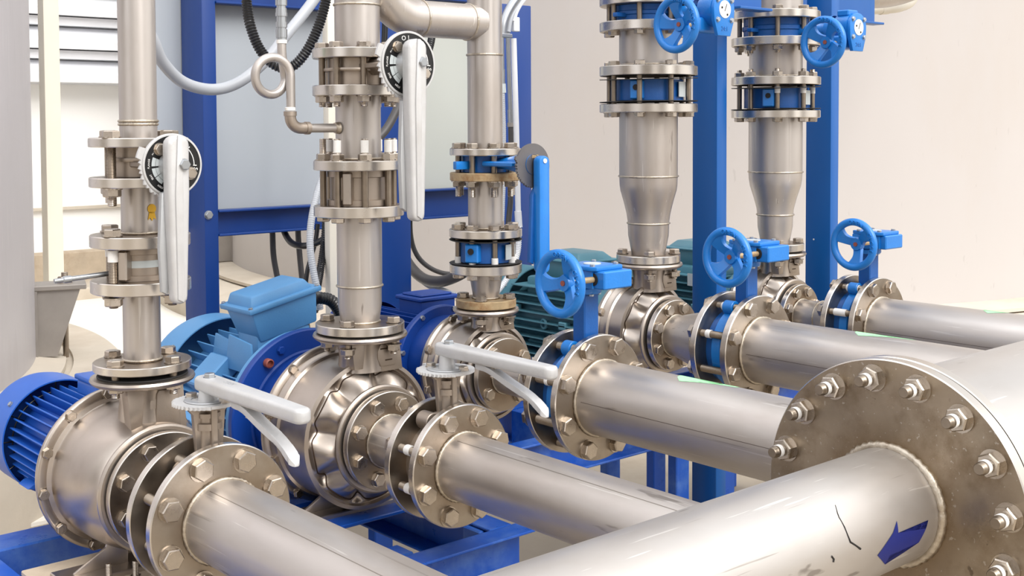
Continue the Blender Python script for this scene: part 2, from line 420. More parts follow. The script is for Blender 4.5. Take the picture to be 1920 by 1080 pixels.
    pl.prism([(-e, hgt*.12), (e, hgt*.12), (e*.86, hgt*.84), (e*.7, hgt*.9), (-e*.7, hgt*.9), (-e*.86, hgt*.84)] if k == 1 else
             [(-e, hgt*.40), (-e*.7, hgt*.18), (e*.7, hgt*.18), (e, hgt*.40), (e, hgt*.66), (e*.7, hgt*.86), (-e*.7, hgt*.86), (-e, hgt*.66)], .014, .018, bev=.0014)
    part('discharge_bracket', pl, 'blast', t, (bx, by+.014, z0), RX)
    for (q0, q1, h_) in ((-.55, .5, .70), (-.2, .3, .34)): part('bracket_groove', MB().box(w*q0, w*q1, hgt*h_, hgt*h_+.003, .0135 if k != 1 else .0175, .0187), 'seam', t, (bx, by+.014, z0), RX) if k != 1 else None
    part('bracket_web', MB().box(bx-w*.5, bx+w*.5, by+.012, YD-.02, z0+.01, zt-.016), 'blast', t)
    part('neck_web', MB().prism([(-w*.3, 0), (w*.3, 0), (w*.5, hgt*.8), (-w*.5, hgt*.8)], 0, .03, bev=.002), 'blast', t, (X-dfR*.36, YD-dfR*.20, z0+hgt*.2), RX)
    return t
def foot(t, k, ys, base):
    X, Z = LX[k], LZ[k]
    for sx in (-1, 1):
        part('foot', MB().prism([(0, 0), (.11*sx if k < 3 else .05*sx, 0), (.11*sx if k < 3 else .05*sx, .012), (.045*sx, .05), (.02*sx, .13), (0, .13)], -.004, .004, bev=.0012), 'cast', t, (X+sx*.03, ys, base), RX)
    part('foot_plate', MB().box(-.17 if k < 3 else -.09, .17 if k < 3 else .09, -.045, .045, 0, .012, bev=.002), 'cast', t, (X, ys, base-.002))

p1 = pump(1, 'stainless pump with a smooth domed casing, nearest the left edge', .172, 2.405, .143, 2.28, .117, 2.197, -.500, .1005, None, 12)
p2 = pump(2, 'stainless pump with a lobed casing bolted in front of the big deep blue disc', .188, 2.40, .165, 2.250, .112, 2.190, -.4755, .1065, (8, .020, .2), 10)
p3 = pump(3, 'smaller stainless pump behind the white lever, with the rusty flange on top', .135, 2.37, .117, 2.255, .091, 2.225, -.459, .081, (6, .012, .4), 8)
p4 = pump(4, 'stainless pump with a lobed casing beside the green-grey motor, behind the middle handwheel', .148, 2.345, .132, 2.262, .100, 2.200, zy(4, 491), .095, (8, .017, .2), 8)
p5 = pump(5, 'farthest stainless pump, half hidden behind the blue gearbox between the two right posts', .148, 2.345, .132, 2.262, .100, 2.200, zy(5, 471), .095, (8, .017, .2), 8)

# ------------------------------------------------------------------ motors
def motor(k, label, m, Yf, Yb, rb, rf, cov, covR, discs=(), box=None, nf=28, group=True, fanlip='same', boxm=None):
    """Yf..Yb body, rb barrel radius, rf fin tip radius, cov=(Y0,Y1) fan cover, discs list of (name,R,Y0,Y1,mat)"""
    X, Z = LX[k], LZ[k]
    t = thing('electric_motor', label, 'motor', (X, (Yf+Yb)/2, Z-rf), 'electric motors behind the pumps')
    c = (X, Yf, Z); L = Yb-Yf
    part('motor_body', MB().lathe([(0, .004), (rb*.85, .004), (rb, -.004), (rb, -L), (0, -L)], 48), m, t, c, RX)
    fb = MB()
    for i in range(nf):
        a = 360*i/nf
        fb.box(rb-.004, rf, -.0018, .0018, -L+.004, -.012, Rz(a+3), bev=.0008)
    part('cooling_fins', fb, m, t, c, RX)
    for s in (-1, 1):
        part('mounting_lug', MB().prism([(rb*.3, -rb*.96), (rb*.75, -rb*.96), (rf*1.02, -rf*.62), (rf*.92, -rf*.55), (rb*.6, -rb*.7)], -L*.75, -L*.55, Matrix.Scale(s, 4, (1, 0, 0)), bev=.002), m, t, c, RX)
        part('end_shield_lug', MB().prism([(rb*.55, rb*.72), (rb*.75, rb*.86), (rf*.86, rf*.72), (rf*.74, rf*.58)], -.03, -.006, Matrix.Scale(s, 4, (1, 0, 0)), bev=.0015), m, t, c, RX)
    cc = (X, cov[0], Z); d = cov[1]-cov[0]
    part('fan_cover', MB().lathe([(covR-.003, 0), (covR, 0), (covR, -d*.75), (covR*.97, -d*.92), (covR*.85, -d), (0, -d), (0, -d+.003), (covR*.84, -d+.003), (covR*.96, -d*.9), (covR-.003, -d*.75), (covR-.003, 0)], 72), m, t, cc, RX)
    for a in (40, 140, 250, 320):
        part('cover_screw', bolt_head(.006), 'galv', t, (X+covR*math.cos(R_(a)), cov[0]+.03, Z+covR*math.sin(R_(a))), Ry(90-a))
    for (nm, Rr, y0, y1, dm) in discs:
        part(nm, MB().lathe([(0, 0), (Rr-.003, 0), (Rr, .003), (Rr, y1-y0-.003), (Rr-.003, y1-y0), (0, y1-y0)], 96), dm, t, (X, y1, Z), RX)
    return t
m1 = motor(1, 'royal blue finned motor behind the nearest left pump', 'mblue', 2.44, 2.75, .088, .116, (2.735, 2.88), .131, [('end_shield', .118, 2.43, 2.455, 'mblue')], nf=34)
part('terminal_box', MB().box(-.045, .05, -.06, .06, -.035, .040, bev=.008, seg=3), 'mblue', m1, (1.055, 2.60, LZ[1]+.105))
part('box_lid', MB().box(-.049, .054, -.064, .064, 0, .012, bev=.004, seg=2), 'mblue', m1, (1.055, 2.60, LZ[1]+.144))
part('eye_boss', MB().box(-.016, .016, -.02, .02, -.02, .03, bev=.004, seg=2), 'mblue', m1, (1.0, 2.49, LZ[1]+.11))
fcg = MB()
for i in range(12):
    a = 2*PI*i/12; fcg.tube([(.03*math.cos(a), .03*math.sin(a), 0), (.128*math.cos(a), .128*math.sin(a), 0)], .0018, 6)
for r in (.05, .075, .1): fcg.tube([(r*math.cos(2*PI*i/48), r*math.sin(2*PI*i/48), 0) for i in range(48)], .0018, 6, closed=True)
part('fan_grille', fcg, 'black', m1, (LX[1], 2.76, LZ[1]), RX)

m2 = motor(2, 'light blue motor with a big tilted terminal box, behind the second pump', 'mlight', 2.56, 2.93, .125, .160, (2.92, 3.05), .188, [('drive_flange', .203, 2.532, 2.552, 'mlight')], nf=30)
X2, Z2 = LX[2], LZ[2]
for (x0, y0, ln, h) in ((-.115, 2.64, .14, .075), (-.085, 2.79, .10, .06)):    # tall fins and the spare terminal pad on the shoulder
    part('shoulder_fin', MB().prism([(-ln/2, 0), (ln/2, 0), (ln/2-.01, h), (-ln/2+.02, h*1.15)], -.003, .003, bev=.001), 'mlight', m2, (X2+x0, y0, Z2+.10), Rz(-90) @ RX)
part('blank_pad', MB().box(-.05, .05, -.045, .045, -.02, .03, bev=.004), 'mlight', m2, (X2-.135, 2.74, Z2+.075), Ry(-42))
part('shoulder_plate', MB().prism([(-.10, -.07), (.09, -.07), (.12, -.02), (.09, .07), (-.10, .05)], 0, .012, bev=.003), 'mlight', m2, (X2-.150, 2.72, Z2+.03), Ry(-25))
TB = T_(X2+.006, 2.70, -.445) @ Ry(-12.3)
def tb(nm, mb, m, MM=I4, par=m2):
    W = TB @ MM; return part(nm, mb, m, par, tuple(W.to_translation()), W.to_3x3().to_4x4())
def frustum(x0, x1, y0, y1, z0, X0, X1, Y0, Y1, z1, b=.004):
    bm = bmesh.new(); v = [bm.verts.new(p) for p in ((x0, y0, z0), (x1, y0, z0), (x1, y1, z0), (x0, y1, z0), (X0, Y0, z1), (X1, Y0, z1), (X1, Y1, z1), (X0, Y1, z1))]
    for f in ((3, 2, 1, 0), (4, 5, 6, 7), (0, 1, 5, 4), (1, 2, 6, 5), (2, 3, 7, 6), (3, 0, 4, 7)): bm.faces.new([v[i] for i in f])
    if b: bmesh.ops.bevel(bm, geom=list(bm.edges), offset=b, segments=2, affect='EDGES', profile=.5)
    return MB().bm(bm)
box2 = tb('terminal_box', frustum(-.080, .088, -.058, .058, -.085, -.094, .098, -.070, .070, 0, .006), 'mlight')
part('terminal_box_neck', MB().box(-.072, .080, -.052, .052, -.07, .06, bev=.006, seg=2), 'mlight', m2, (X2+.012, 2.70, -.575))
lid2 = tb('lid', MB().box(-.104, .108, -.080, .080, -.004, .010, bev=.004, seg=2), 'mlight', par=box2)
tb('raised_lid', frustum(-.092, .094, -.066, .066, .006, -.080, .076, -.056, .056, .036, .006), 'mlight', par=box2)
for sx in (-.095, .099):
    for sy in (-.071, .071): tb('lid_screw', bolt_head(.006), 'galv', T_(sx, sy, .009), box2)
part('cable_gland', MB().lathe([(0, 0), (.022, 0), (.022, .012), (.026, .012), (.026, .034), (.018, .040), (.018, .05), (0, .05)], 12), 'blackp', m2, (X2+.098, 2.70, -.462), Ry(78))
# blue bell housing between the second pump and its motor
bh = thing('bell_housing', 'deep blue bell housing disc between the second pump and the light blue motor', 'bell housing', (X2, 2.5, Z2-.2))
part('housing_disc', MB().lathe([(.1, 0), (.206, 0), (.209, .003), (.209, .019), (.206, .022), (.160, .022), (.156, .026), (.150, .026), (.150, .022), (.1, .022)], 120), 'mdark', bh, (X2, 2.528, Z2), RX)
part('housing_cone', MB().lathe([(.150, 0), (.156, .02), (.160, .05), (.166, .085), (.160, .09)], 96), 'mdark', bh, (X2, 2.508, Z2), RX)
part('plug', MB().lathe([(0, 0), (.011, 0), (.011, .014), (.008, .016), (.008, .006), (0, .006)], 20), 'copper', bh, (X2-.115, 2.505, Z2+.142), RX)
for a in (20, 65, 115, 160, 200, 340): part('bolt', bolt_head(.010), 'mdark', bh, (X2+.185*math.cos(R_(a)), 2.505, Z2+.185*math.sin(R_(a))), RX)

m3 = motor(3, 'dark blue motor with a square lidded box, behind the middle pump', 'mdark', 2.50, 2.78, .085, .108, (2.77, 2.88), .122, [('drive_flange', .144, 2.455, 2.475, 'mdark'), ('motor_neck', .118, 2.385, 2.46, 'mdark')], nf=28)
X3, Z3 = LX[3], LZ[3]
b3 = part('terminal_box', MB().box(-.058, .062, -.050, .050, -.05, .040, bev=.004), 'mdark', m3, (X3+.058, 2.605, Z3+.103))
part('lid', MB().box(-.066, .070, -.057, .057, 0, .011, bev=.003), 'mdark', b3, (X3+.058, 2.605, Z3+.141))
part('raised_lid', MB().box(-.052, .056, -.044, .044, 0, .007, bev=.003), 'mdark', b3, (X3+.058, 2.605, Z3+.151))
for a in (75, 120, 165, 210): part('bolt', bolt_head(.007), 'galv', m3, (X3+.136*math.cos(R_(a)), 2.456, Z3+.136*math.sin(R_(a))), RX)

def teal_motor(k, label):
    X, Z = LX[k], LZ[k]
    t = motor(k, label, 'mteal', 2.42, 2.76, .098, .106, (2.745, 2.87), .142, [('drive_flange', .128, 2.375, 2.40, 'mteal'), ('motor_neck', .105, 2.33, 2.44, 'mteal')], nf=8)
    fb = MB()
    for s in (-1, 1):
        for i in range(9):                                    # horizontal ribs down both flanks
            z = -.100+.025*i; x0 = math.sqrt(max(.0001, .100**2-z*z*.9)) if abs(z) < .1 else .02
            fb.prism([(x0*s*.9, z-.0022), (s*(.132-.12*abs(z)), z-.0016), (s*(.132-.12*abs(z)), z+.0016), (x0*s*.9, z+.0022)], .01, .315)
    part('side_ribs', fb, 'mteal', t, (X, 2.745, Z), RX)
    part('top_saddle', MB().box(-.085, .085, -.13, .13, -.05, .012, bev=.01, seg=2), 'mteal', t, (X, 2.575, Z+.115))
    b = part('terminal_box', frustum(-.060, .060, -.075, .075, 0, -.072, .072, -.085, .085, .055, .005), 'mteal', t, (X+.01, 2.585, Z+.122))
    part('lid', MB().box(-.084, .084, -.098, .098, 0, .008, bev=.003), 'mteal', b, (X+.01, 2.585, Z+.176))
    part('raised_lid', frustum(-.074, .074, -.088, .088, 0, -.052, .052, -.066, .066, .022, .005), 'mteal', b, (X+.01, 2.585, Z+.183))
    part('lifting_eye', MB().tube([(.013*math.cos(2*PI*i/24), 0, .013*math.sin(2*PI*i/24)) for i in range(24)], .0045, 8, closed=True), 'mteal', t, (X-.118, 2.59, Z-.005), Rz(80))
    for y, z in ((2.50, .0), (2.715, .03)): part('side_boss', MB().box(-.012, .012, -.016, .016, -.012, .012, bev=.003), 'mteal', t, (X-.120, y, Z+z))
    return t
m4 = teal_motor(4, 'green-grey motor with horizontal ribs, behind the large front handwheel')
m5 = teal_motor(5, 'green-grey motor partly hidden by the blue post right of the fourth pump')
part('nameplate', MB().box(-.03, .03, -.001, .001, -.02, .02), 'label', m5, (LX[5]-.128, 2.50, LZ[5]+.09), Rz(90))

# ------------------------------------------------------------------ vertical discharge spools
def vprof(k, segs, t=.003):
    """segs: list of (row, halfwidth m)"""
    out = [(segs[0][1]-t, zy(k, segs[0][0]))]
    for y, r in segs: out.append((r, zy(k, y)))
    out.append((segs[-1][1]-t, zy(k, segs[-1][0]))); return out
def rot_to_row(prof): return [(r, z) for r, z in prof]
def vspool(k, label, segs, flanges, welds=(), group='vertical discharge pipes', name='discharge_pipe', pm='pipe'):
    X = LX[k]; zb = min(zy(k, s[0]) for s in segs)
    t = thing(name, label, 'pipe', (X, YD, zb), group)
    pr = [(r, z-zb) for r, z in vprof(k, segs)]
    pipe(t, (X, YD, zb), None, pr, pm)
    for (y0, y1, R, *m) in flanges:
        ri = min(s[1] for s in segs)*.9
        flange(t, (X, YD, zy(k, y1)), None, ri, R, 0, zy(k, y0)-zy(k, y1), m[0] if m else 'flange')
    for (y, r) in welds: weld(t, (X, YD, zy(k, y)), None, r, .0032)
    return t
def vb(t, k, rb, n, ph, d, y_head, up, y_nut=None, ext=.006, **kw):
    X = LX[k]; bolt_circle(t, (X, YD, 0), I4, rb, n, ph, d, +1 if up else -1, zy(k, y_head), None if y_nut is None else zy(k, y_nut), ext, **kw)
top = -60
# line 1
r1 = .0365
s1a = vspool(1, 'thin vertical pipe at the left with a brown weld above its dial valve', [(top, .0365), (274, .0365)], [(258, 275, .096)], [(227, .0368), (233, .0366)])
vb(s1a, 1, .077, 4, 25, .018, 258, True, 349, .018)
s1b = vspool(1, 'short pipe with a yellow sticker between the left dial valve and its check valve', [(332, .0365), (460, .0365)], [(331, 349, .096), (438, 460, .097)], [(435, .037)])
vb(s1b, 1, .078, 4, 25, .018, 437, True, 548, .004, tape={i: (zy(1, 484), zy(1, 462)) for i in range(4)})
s1c = vspool(1, 'short pipe standing on the nearest left pump', [(522, .0365), (690, .0365)], [(522, 545, .097), (675, 690, .0955)], [(672, .037)])
vb(s1c, 1, .077, 4, 25, .016, 674.5, True, 709, .010)
# line 2
s2a = vspool(2, 'wide vertical pipe rising out of the frame above the second dial valve', [(top, .0515), (110, .0515)], [(93, 111, .1025)], [(10, .0518)])
vb(s2a, 2, .081, 8, 21, .016, 92.5, True, 180, .010)
s2b = vspool(2, 'pipe between the second dial valve and check valve, with the gauge tube welded on', [(162, .0515), (317, .0515)], [(161, 180, .1025), (300, 318, .1025)], [(297, .0518)])
s2c = vspool(2, 'wide pipe with a ring weld tapering down to the second pump', [(385, .0515), (534, .0515), (540, .0500), (570, .0500), (603, .0440), (610, .0440)], [(384, 404, .1025), (603, 619, .1015)], [(535, .0515), (602, .0445)])
bolt_circle(s2c, (LX[2], YD, 0), I4, .081, 8, 21, .016, -1, zy(2, 403), zy(2, 300), .034, tape={i: (zy(2, 300)+.018, zy(2, 300)+.046) for i in (0, 1, 2, 4, 5, 6, 7)})
vb(s2c, 2, .0805, 4, 36, .016, 602, True, 642, .008)
# line 3
s3a = thing('discharge_pipe', 'vertical pipe with a side branch, joining the elbow at the top of the photo', 'pipe', (LX[3], YD, zy(3, 292)), 'vertical discharge pipes')
pipe(s3a, (LX[3], YD, zy(3, 290)), None, P_(.0435, 0, zy(3, -70)-zy(3, 290)))
flange(s3a, (LX[3], YD, zy(3, 291)), None, .03, .0885, 0, zy(3, 278)-zy(3, 291))
weld(s3a, (LX[3], YD, zy(3, 103)), None, .0438, .0032)
vb(s3a, 3, .070, 8, 23, .016, 277.5, True, 338, .024)
s3b = vspool(3, 'short pipe with a rusty upper flange, between the blue lever valve and blue check valve', [(322, .0437), (444, .0437)], [(323, 338, .0885, 'rust'), (429, 444, .0910)], [(427, .044)])
vb(s3b, 3, .072, 8, 23, .016, 428.5, True, None)
s3c = vspool(3, 'steel cone under the blue check valve, on the rusty middle pump flange', [(494, .0437), (512, .0430), (556, .0325), (565, .0325)], [(494, 511, .0905), (560, 575, .0755, 'rust')], [(558, .033)])
bolt_circle(s3c, (LX[3], YD, 0), I4, .072, 8, 23, .015, -1, zy(3, 511), zy(3, 445), .002, nutside=False, tape={i: (zy(3, 492), zy(3, 492)+.017) for i in range(8)})
vb(s3c, 3, .059, 4, 38, .015, 559, True, 592, .006)
# line 4
s4a = vspool(4, 'pipe stub above the upper valve of the fourth line', [(top, .0825), (12, .0825)], [(-12, 12, .1375)], [])
s4b = vspool(4, 'short pipe behind the upper handwheel of the fourth line', [(44, .0825), (143, .0825)], [(43, 60, .1375), (125, 143, .1375)], [(122, .083)])
vb(s4b, 4, .113, 8, 30, .016, 60, False, -10, .006, hm='bolt')
vb(s4b, 4, .113, 8, 30, .016, 124.5, True, None, .006)
s4c = vspool(4, 'long vertical pipe narrowing twice above the fourth pump', [(196, .0825), (329, .0825), (345, .0815), (356, .0795), (378, .0700), (398, .0625), (415, .0585), (440, .0575), (474, .0480), (482, .0480)], [(195, 211, .1375), (476, 490, .0905)], [(330, .0828), (418, .0588)])
vb(s4c, 4, .113, 8, 30, .016, 211, False, 124, .006, nutside=False)
vb(s4c, 4, .073, 4, 45, .016, 475, True, 508, .006)
# line 5
s5a = vspool(5, 'pipe stub between the blue beams above the far upper valve', [(top, .0825), (37, .0825)], [(23, 37, .136)], [])
vb(s5a, 5, .112, 8, 39, .016, 22.5, True, 88, .008)
s5b = vspool(5, 'short pipe behind the upper handwheel of the far right line', [(72, .0825), (160, .0825)], [(72, 87, .138), (145, 160, .138)], [(143, .083)])
s5c = vspool(5, 'long vertical pipe narrowing twice above the far right pump', [(207, .0835), (321, .0835), (336, .0825), (348, .0790), (370, .0670), (390, .0580), (402, .0555), (425, .0545), (452, .0455), (460, .0455)], [(207, 221, .1375), (455, 468, .0895)], [(322, .084), (402, .0565)])
vb(s5c, 5, .112, 8, 39, .016, 221, False, 145, .008, tape={i: (zy(5, 176), zy(5, 164)) for i in (1, 4, 5, 6)})
vb(s5c, 5, .072, 4, 45, .016, 454, True, 485, .006)
# pieces carried by the discharge pipes
stk = MB().lathe([(0, 0), (.0095, 0), (.0095, .0008), (0, .0008)], 18)
stk.prism([(-.006, -.006), (-.009, -.022), (-.004, -.018), (0, -.024), (.004, -.018), (.009, -.022), (.006, -.006)], 0, .0008)
part('sticker', stk, 'yellow', s1b, (1.0-.0365*math.sin(R_(5))+.012, YD-.0362, zy(1, 390)), RX @ Ry(10))

# elbow at the top
el = thing('pipe_elbow', 'horizontal elbow pipe joining the middle vertical pipe at the top', 'pipe elbow', (LX[3]-.15, YD, .15))
zb3 = zy(3, 32)
zE = atY(830, 38, YD).z
pth = [(LX[3]-.01, YD, zE), (LX[3]-.12, YD, zE+.004), (LX[3]-.165, YD, zE+.010)]
pth = [(LX[3]-.02, YD, zE), (LX[3]-.215, YD, zE)]+[(LX[3]-.215-.10*math.sin(a), YD, zE+.10*(1-math.cos(a))) for a in [PI/2*i/12 for i in range(1, 13)]]+[(LX[3]-.315, YD, zE+.25)]
part('pipe', MB().tube(pth, .0435, 40), 'pipe', el)
weld(el, (LX[3]-.055, YD, zE), RYX, .0438, .003); weld(el, (LX[3]-.200, YD, zE), RYX, .0438, .003)

# ------------------------------------------------------------------ check valves
def ident(t): return t
def steel_check(k, label, y0, y1, R, lab=True):
    X = LX[k]; zt, zb = zy(k, y0), zy(k, y1); h = zt-zb
    t = thing('check_valve', label, 'check valve', (X, YD, zb), 'wafer check valves')
    part('valve_body', MB().lathe([(R*.5, 0), (R, 0), (R, h*.16), (R*.90, h*.18), (R*.90, h*.80), (R, h*.82), (R, h), (R*.5, h)], 48), 'blast', t, (X, YD, zb))
    part('side_boss', MB().box(-.014, .014, -.010, .010, -h*.46, h*.46, bev=.003), 'cast', t, (X-R*.80, YD-R*.62, zb+h*.5), Rz(37))
    for z in (.35, .65): part('boss_screw', MB().cyl(.0035, 0, .003, 12), 'dark', t, (X-R*.80-.005, YD-R*.62-.0085, zb+h*z), Rz(37) @ RX)
    return t
c1 = steel_check(1, 'steel wafer check valve with a printed band, between the lower left flanges', 461.5, 521.5, .060)
part('label_band', MB().lathe([(.0545, 0), (.0550, 0), (.0550, .014), (.0545, .014)], 48), 'label', c1, (LX[1], YD, zy(1, 497)))
c2 = steel_check(2, 'steel wafer check valve behind long threaded studs on the second pipe', 318.5, 383.5, .072)
part('drain_rod', MB().lathe([(0, 0), (.005, 0), (.005, .085), (.007, .086), (.007, .100), (.0045, .102), (.0045, .118), (0, .118)], 16), 'galv', c1, (LX[1]-.055, YD, zy(1, 507)), Ry(-93))
def blue_check(k, label, y0, y1, R, plateR, tilt=2.0, face='valve'):
    X = LX[k]; zt, zb = zy(k, y0), zy(k, y1); h = zt-zb
    t = thing('check_valve', label, 'check valve', (X, YD, zb), 'wafer check valves')
    part('valve_body', MB().lathe([(R*.5, .002), (R, .002), (R*1.0, h-.002), (R*.5, h-.002)], 40), 'vdark', t, (X, YD, zb))
    for a in (205,):
        part('boss', MB().box(-.018, .018, -.012, .012, -h*.42, h*.42, bev=.003), 'valve', t, (X+(R+.004)*math.cos(R_(a)), YD+(R+.004)*math.sin(R_(a)), zb+h*.5), Rz(a+90))
    part('label_plate', MB().box(-.020, .020, -.001, .001, -h*.34, h*.34), 'label', t, (X+(R+.006)*math.cos(R_(285)), YD+(R+.006)*math.sin(R_(285)), zb+h*.52), Rz(15))
    part('boss_hole', MB().cyl(.008, 0, .002, 16), 'dark', t, (X+(R+.018)*math.cos(R_(205)), YD+(R+.018)*math.sin(R_(205)), zb+h*.6), Rz(205-270) @ RX)
    part('rubber_gasket', MB().ring(R*.6, plateR, -.0012, .0012), 'rubber', t, (X, YD, zt+.0015), Ry(-tilt) @ Rx(.8))
    part('rubber_gasket', MB().ring(R*.6, plateR, -.0012, .0012), 'rubber', t, (X, YD, zb-.0012), Ry(-tilt*.2) @ Rx(-.5))
    return t
blue_check(3, 'blue wafer check valve under the short rusty pipe, white taped studs', 450, 491, .068, .0915, .5)
blue_check(4, 'blue wafer check valve with bent black gaskets, on the fourth vertical pipe', 149, 190, .098, .1385)
blue_check(5, 'blue wafer check valve with a pale label, on the far right vertical pipe', 165, 204, .098, .1385, 2.2)

# ------------------------------------------------------------------ lever butterfly valves
def text_mesh(s, size, depth=.0004):
    key = ('txt', s, size)
    if key in CACHE: return CACHE[key]
    cu = bpy.data.curves.new('lettering', 'FONT'); cu.body = s; cu.size = size; cu.extrude = depth; cu.align_x = 'CENTER'; cu.align_y = 'CENTER'; cu.resolution_u = 3
    o = bpy.data.objects.new('lettering', cu); COL.objects.link(o)
    dg = bpy.context.evaluated_depsgraph_get(); me = bpy.data.meshes.new_from_object(o.evaluated_get(dg))
    bpy.data.objects.remove(o); bpy.data.curves.remove(cu); me.name = 'lettering'; me.materials.clear(); CACHE[key] = me; return me
def arc_band(r0, r1, a0, a1, z0, z1, n=24):
    b = MB(); vs = []; fs = []
    for i in range(n+1):
        a = R_(a0+(a1-a0)*i/n)
        for r, z in ((r0, z0), (r1, z0), (r1, z1), (r0, z1)): vs.append((r*math.cos(a), r*math.sin(a), z))
    for i in range(n):
        for q in range(4): p = (q+1) % 4; fs.append((i*4+q, i*4+p, i*4+4+p, i*4+4+q))
    fs += [(0, 1, 2, 3), (n*4+3, n*4+2, n*4+1, n*4)]
    return b.add(vs, fs)
def lever_profile(L, w0, w1, mid=None):
    pts = []
    n = 8
    for i in range(n+1): a = PI/2+PI*i/n; pts.append((w0*.95*math.cos(a)*.9, w0*math.sin(a)))
    pts += [(L*.30, -w0*.98), (L*.6, -(w0+w1)*.5), (L*.94, -w1)]
    for i in range(1, n): a = -PI/2+PI*i/n; pts.append((L*.95+w1*.9*math.cos(a), w1*math.sin(a)))
    pts += [(L*.94, w1), (L*.6, (w0+w1)*.5), (L*.30, w0*.98)]
    return pts
def dial_valve(k, label, y0, y1, R, Yd, zc, rd, zt, zb_, wl):
    """steel wafer valve on a vertical pipe, dial plate and hanging cast lever"""
    X = LX[k]; za, zb = zy(k, y0), zy(k, y1); h = za-zb
    t = thing('butterfly_valve', label, 'valve', (X, YD, zb), 'steel lever valves')
    part('valve_body', MB().lathe([(R*.5, 0), (R, 0), (R, h), (R*.5, h)], 48), 'blast', t, (X, YD, zb))
    part('locating_rib', MB().lathe([(R*.9, 0), (R*1.16, 0), (R*1.18, .003), (R*1.16, .007), (R*.9, .007)], 48), 'blast', t, (X, YD, zb+h*.52))
    part('stem_neck', MB().lathe([(.020, 0), (.020, (YD-Yd)*.45), (.030, (YD-Yd)*.75), (.034, YD-Yd-.012)], 24), 'blast', t, (X, YD, zc), RX)
    part('neck_web', MB().box(-.035, .035, -.006, .006, 0, YD-Yd-.02, bev=.002), 'blast', t, (X, YD, zc), RX)
    D = RX; c = (X, Yd, zc)
    # serrated plate: teeth on the left lower arc
    b = MB(); pts = []
    n = 144
    for i in range(n):
        a = 360*i/n
        r = rd
        if 150 <= a <= 168: r = rd*1.20
        elif 168 < a < 262: r = rd*(1.02+.10*(((a-168) % 9)/9))
        pts.append((r*math.cos(R_(a)), r*math.sin(R_(a))))
    dial = part('notched_plate', b.prism(pts, -.006, 0, bev=0), 'alu', t, c, D)
    part('plate_rim', MB().ring(rd*.935, rd, 0, .0030, 96, c=.001), 'alu', t, c, D)
    part('dial_face', MB().cyl(rd*.94, 0, .0012, 72), 'black', dial, c, D)
    z1 = .0012
    part('scale_arc', arc_band(rd*.72, rd*.745, -2, 58, z1, z1+.0004), 'print', dial, c, D)
    part('scale_tick', arc_band(rd*.70, rd*.82, -3, -1, z1, z1+.0004, 2), 'print', dial, c, D)
    part('scale_tick', arc_band(rd*.70, rd*.82, 43, 45, z1, z1+.0004, 2), 'print', dial, c, D)
    for a0 in (158, 188, 214): part('size_table', arc_band(rd*.58, rd*.70, a0, a0+24, z1, z1+.0004, 6), 'label', dial, c, D); part('size_table', arc_band(rd*.46, rd*.57, a0, a0+24, z1, z1+.0004, 6), 'label', dial, c, D)
    for s, a, sz, rr in (('O', 103, .20, .79), ('S', -10, .20, .79), ('I', 90, .17, .80), ('FLANGE', 176, .085, .79), ('SEAT', 207, .085, .79), ('STEM', 238, .085, .79), ('PN 16', 148, .06, .74), ('N', 30, .2, .52)):
        p = D @ T_(rd*rr*math.cos(R_(a)), rd*rr*math.sin(R_(a)), z1+.0003) @ Rz(a-90)
        part('lettering', text_mesh(s, rd*sz), 'print', dial, tuple(Vector(c)+p.to_translation()), p.to_3x3().to_4x4())
    for a in (130, -25): p = D @ T_(rd*.66*math.cos(R_(a)), rd*.66*math.sin(R_(a)), z1); part('bolt', bolt_head(.0115), 'bolt', t, tuple(Vector(c)+p.to_translation()), D)
    part('hub', MB().lathe([(0, 0), (rd*.48, 0), (rd*.46, .008), (rd*.36, .022), (0, .022)], 40), 'alud', t, c, D)
    L = zt-zb_
    Lm = T_(X-.008, Yd-.018, zt-wl*.95) @ D @ Rz(-90)
    lv = MB().prism(lever_profile(L-wl*.95, wl, wl*.66), 0, .030, bev=.007, seg=3)
    lev = part('lever', lv, 'alu', t, tuple(Lm.to_translation()), Lm.to_3x3().to_4x4())
    part('lever_ridge', MB().prism([(-wl*.8, -.004), (L*.28, -.010), (L*.9, -.008), (L*.92, .004), (L*.28, .006), (-wl*.8, .004)], .028, .034, bev=.002), 'alu', lev, tuple(Lm.to_translation()), Lm.to_3x3().to_4x4())
    part('trigger', MB().prism([(L*.26, .0), (L*.28, -.024), (L*.6, -.030), (L*.86, -.026), (L*.88, -.014), (L*.5, .0)], -.010, .004, Matrix.Identity(4), bev=.003), 'alud', t, tuple(Lm.to_translation()), Lm.to_3x3().to_4x4())
    part('lever_bolt', bolt_head(.0105), 'galv', lev, (X+.000, Yd-.050, zc+.002), D)
    return t
dial_valve(1, 'steel butterfly valve with black dial and hanging cast lever, on the left thin pipe', 275.5, 330, .050, 2.13, zy(1, 308)+.002, .0600, -.016, -.338, .0215)
dial_valve(2, 'steel butterfly valve with black dial and hanging cast lever, on the second pipe', 111.5, 160.5, .068, 2.085, zy(2, 130)+.004, .0710, .184, -.212, .0240)

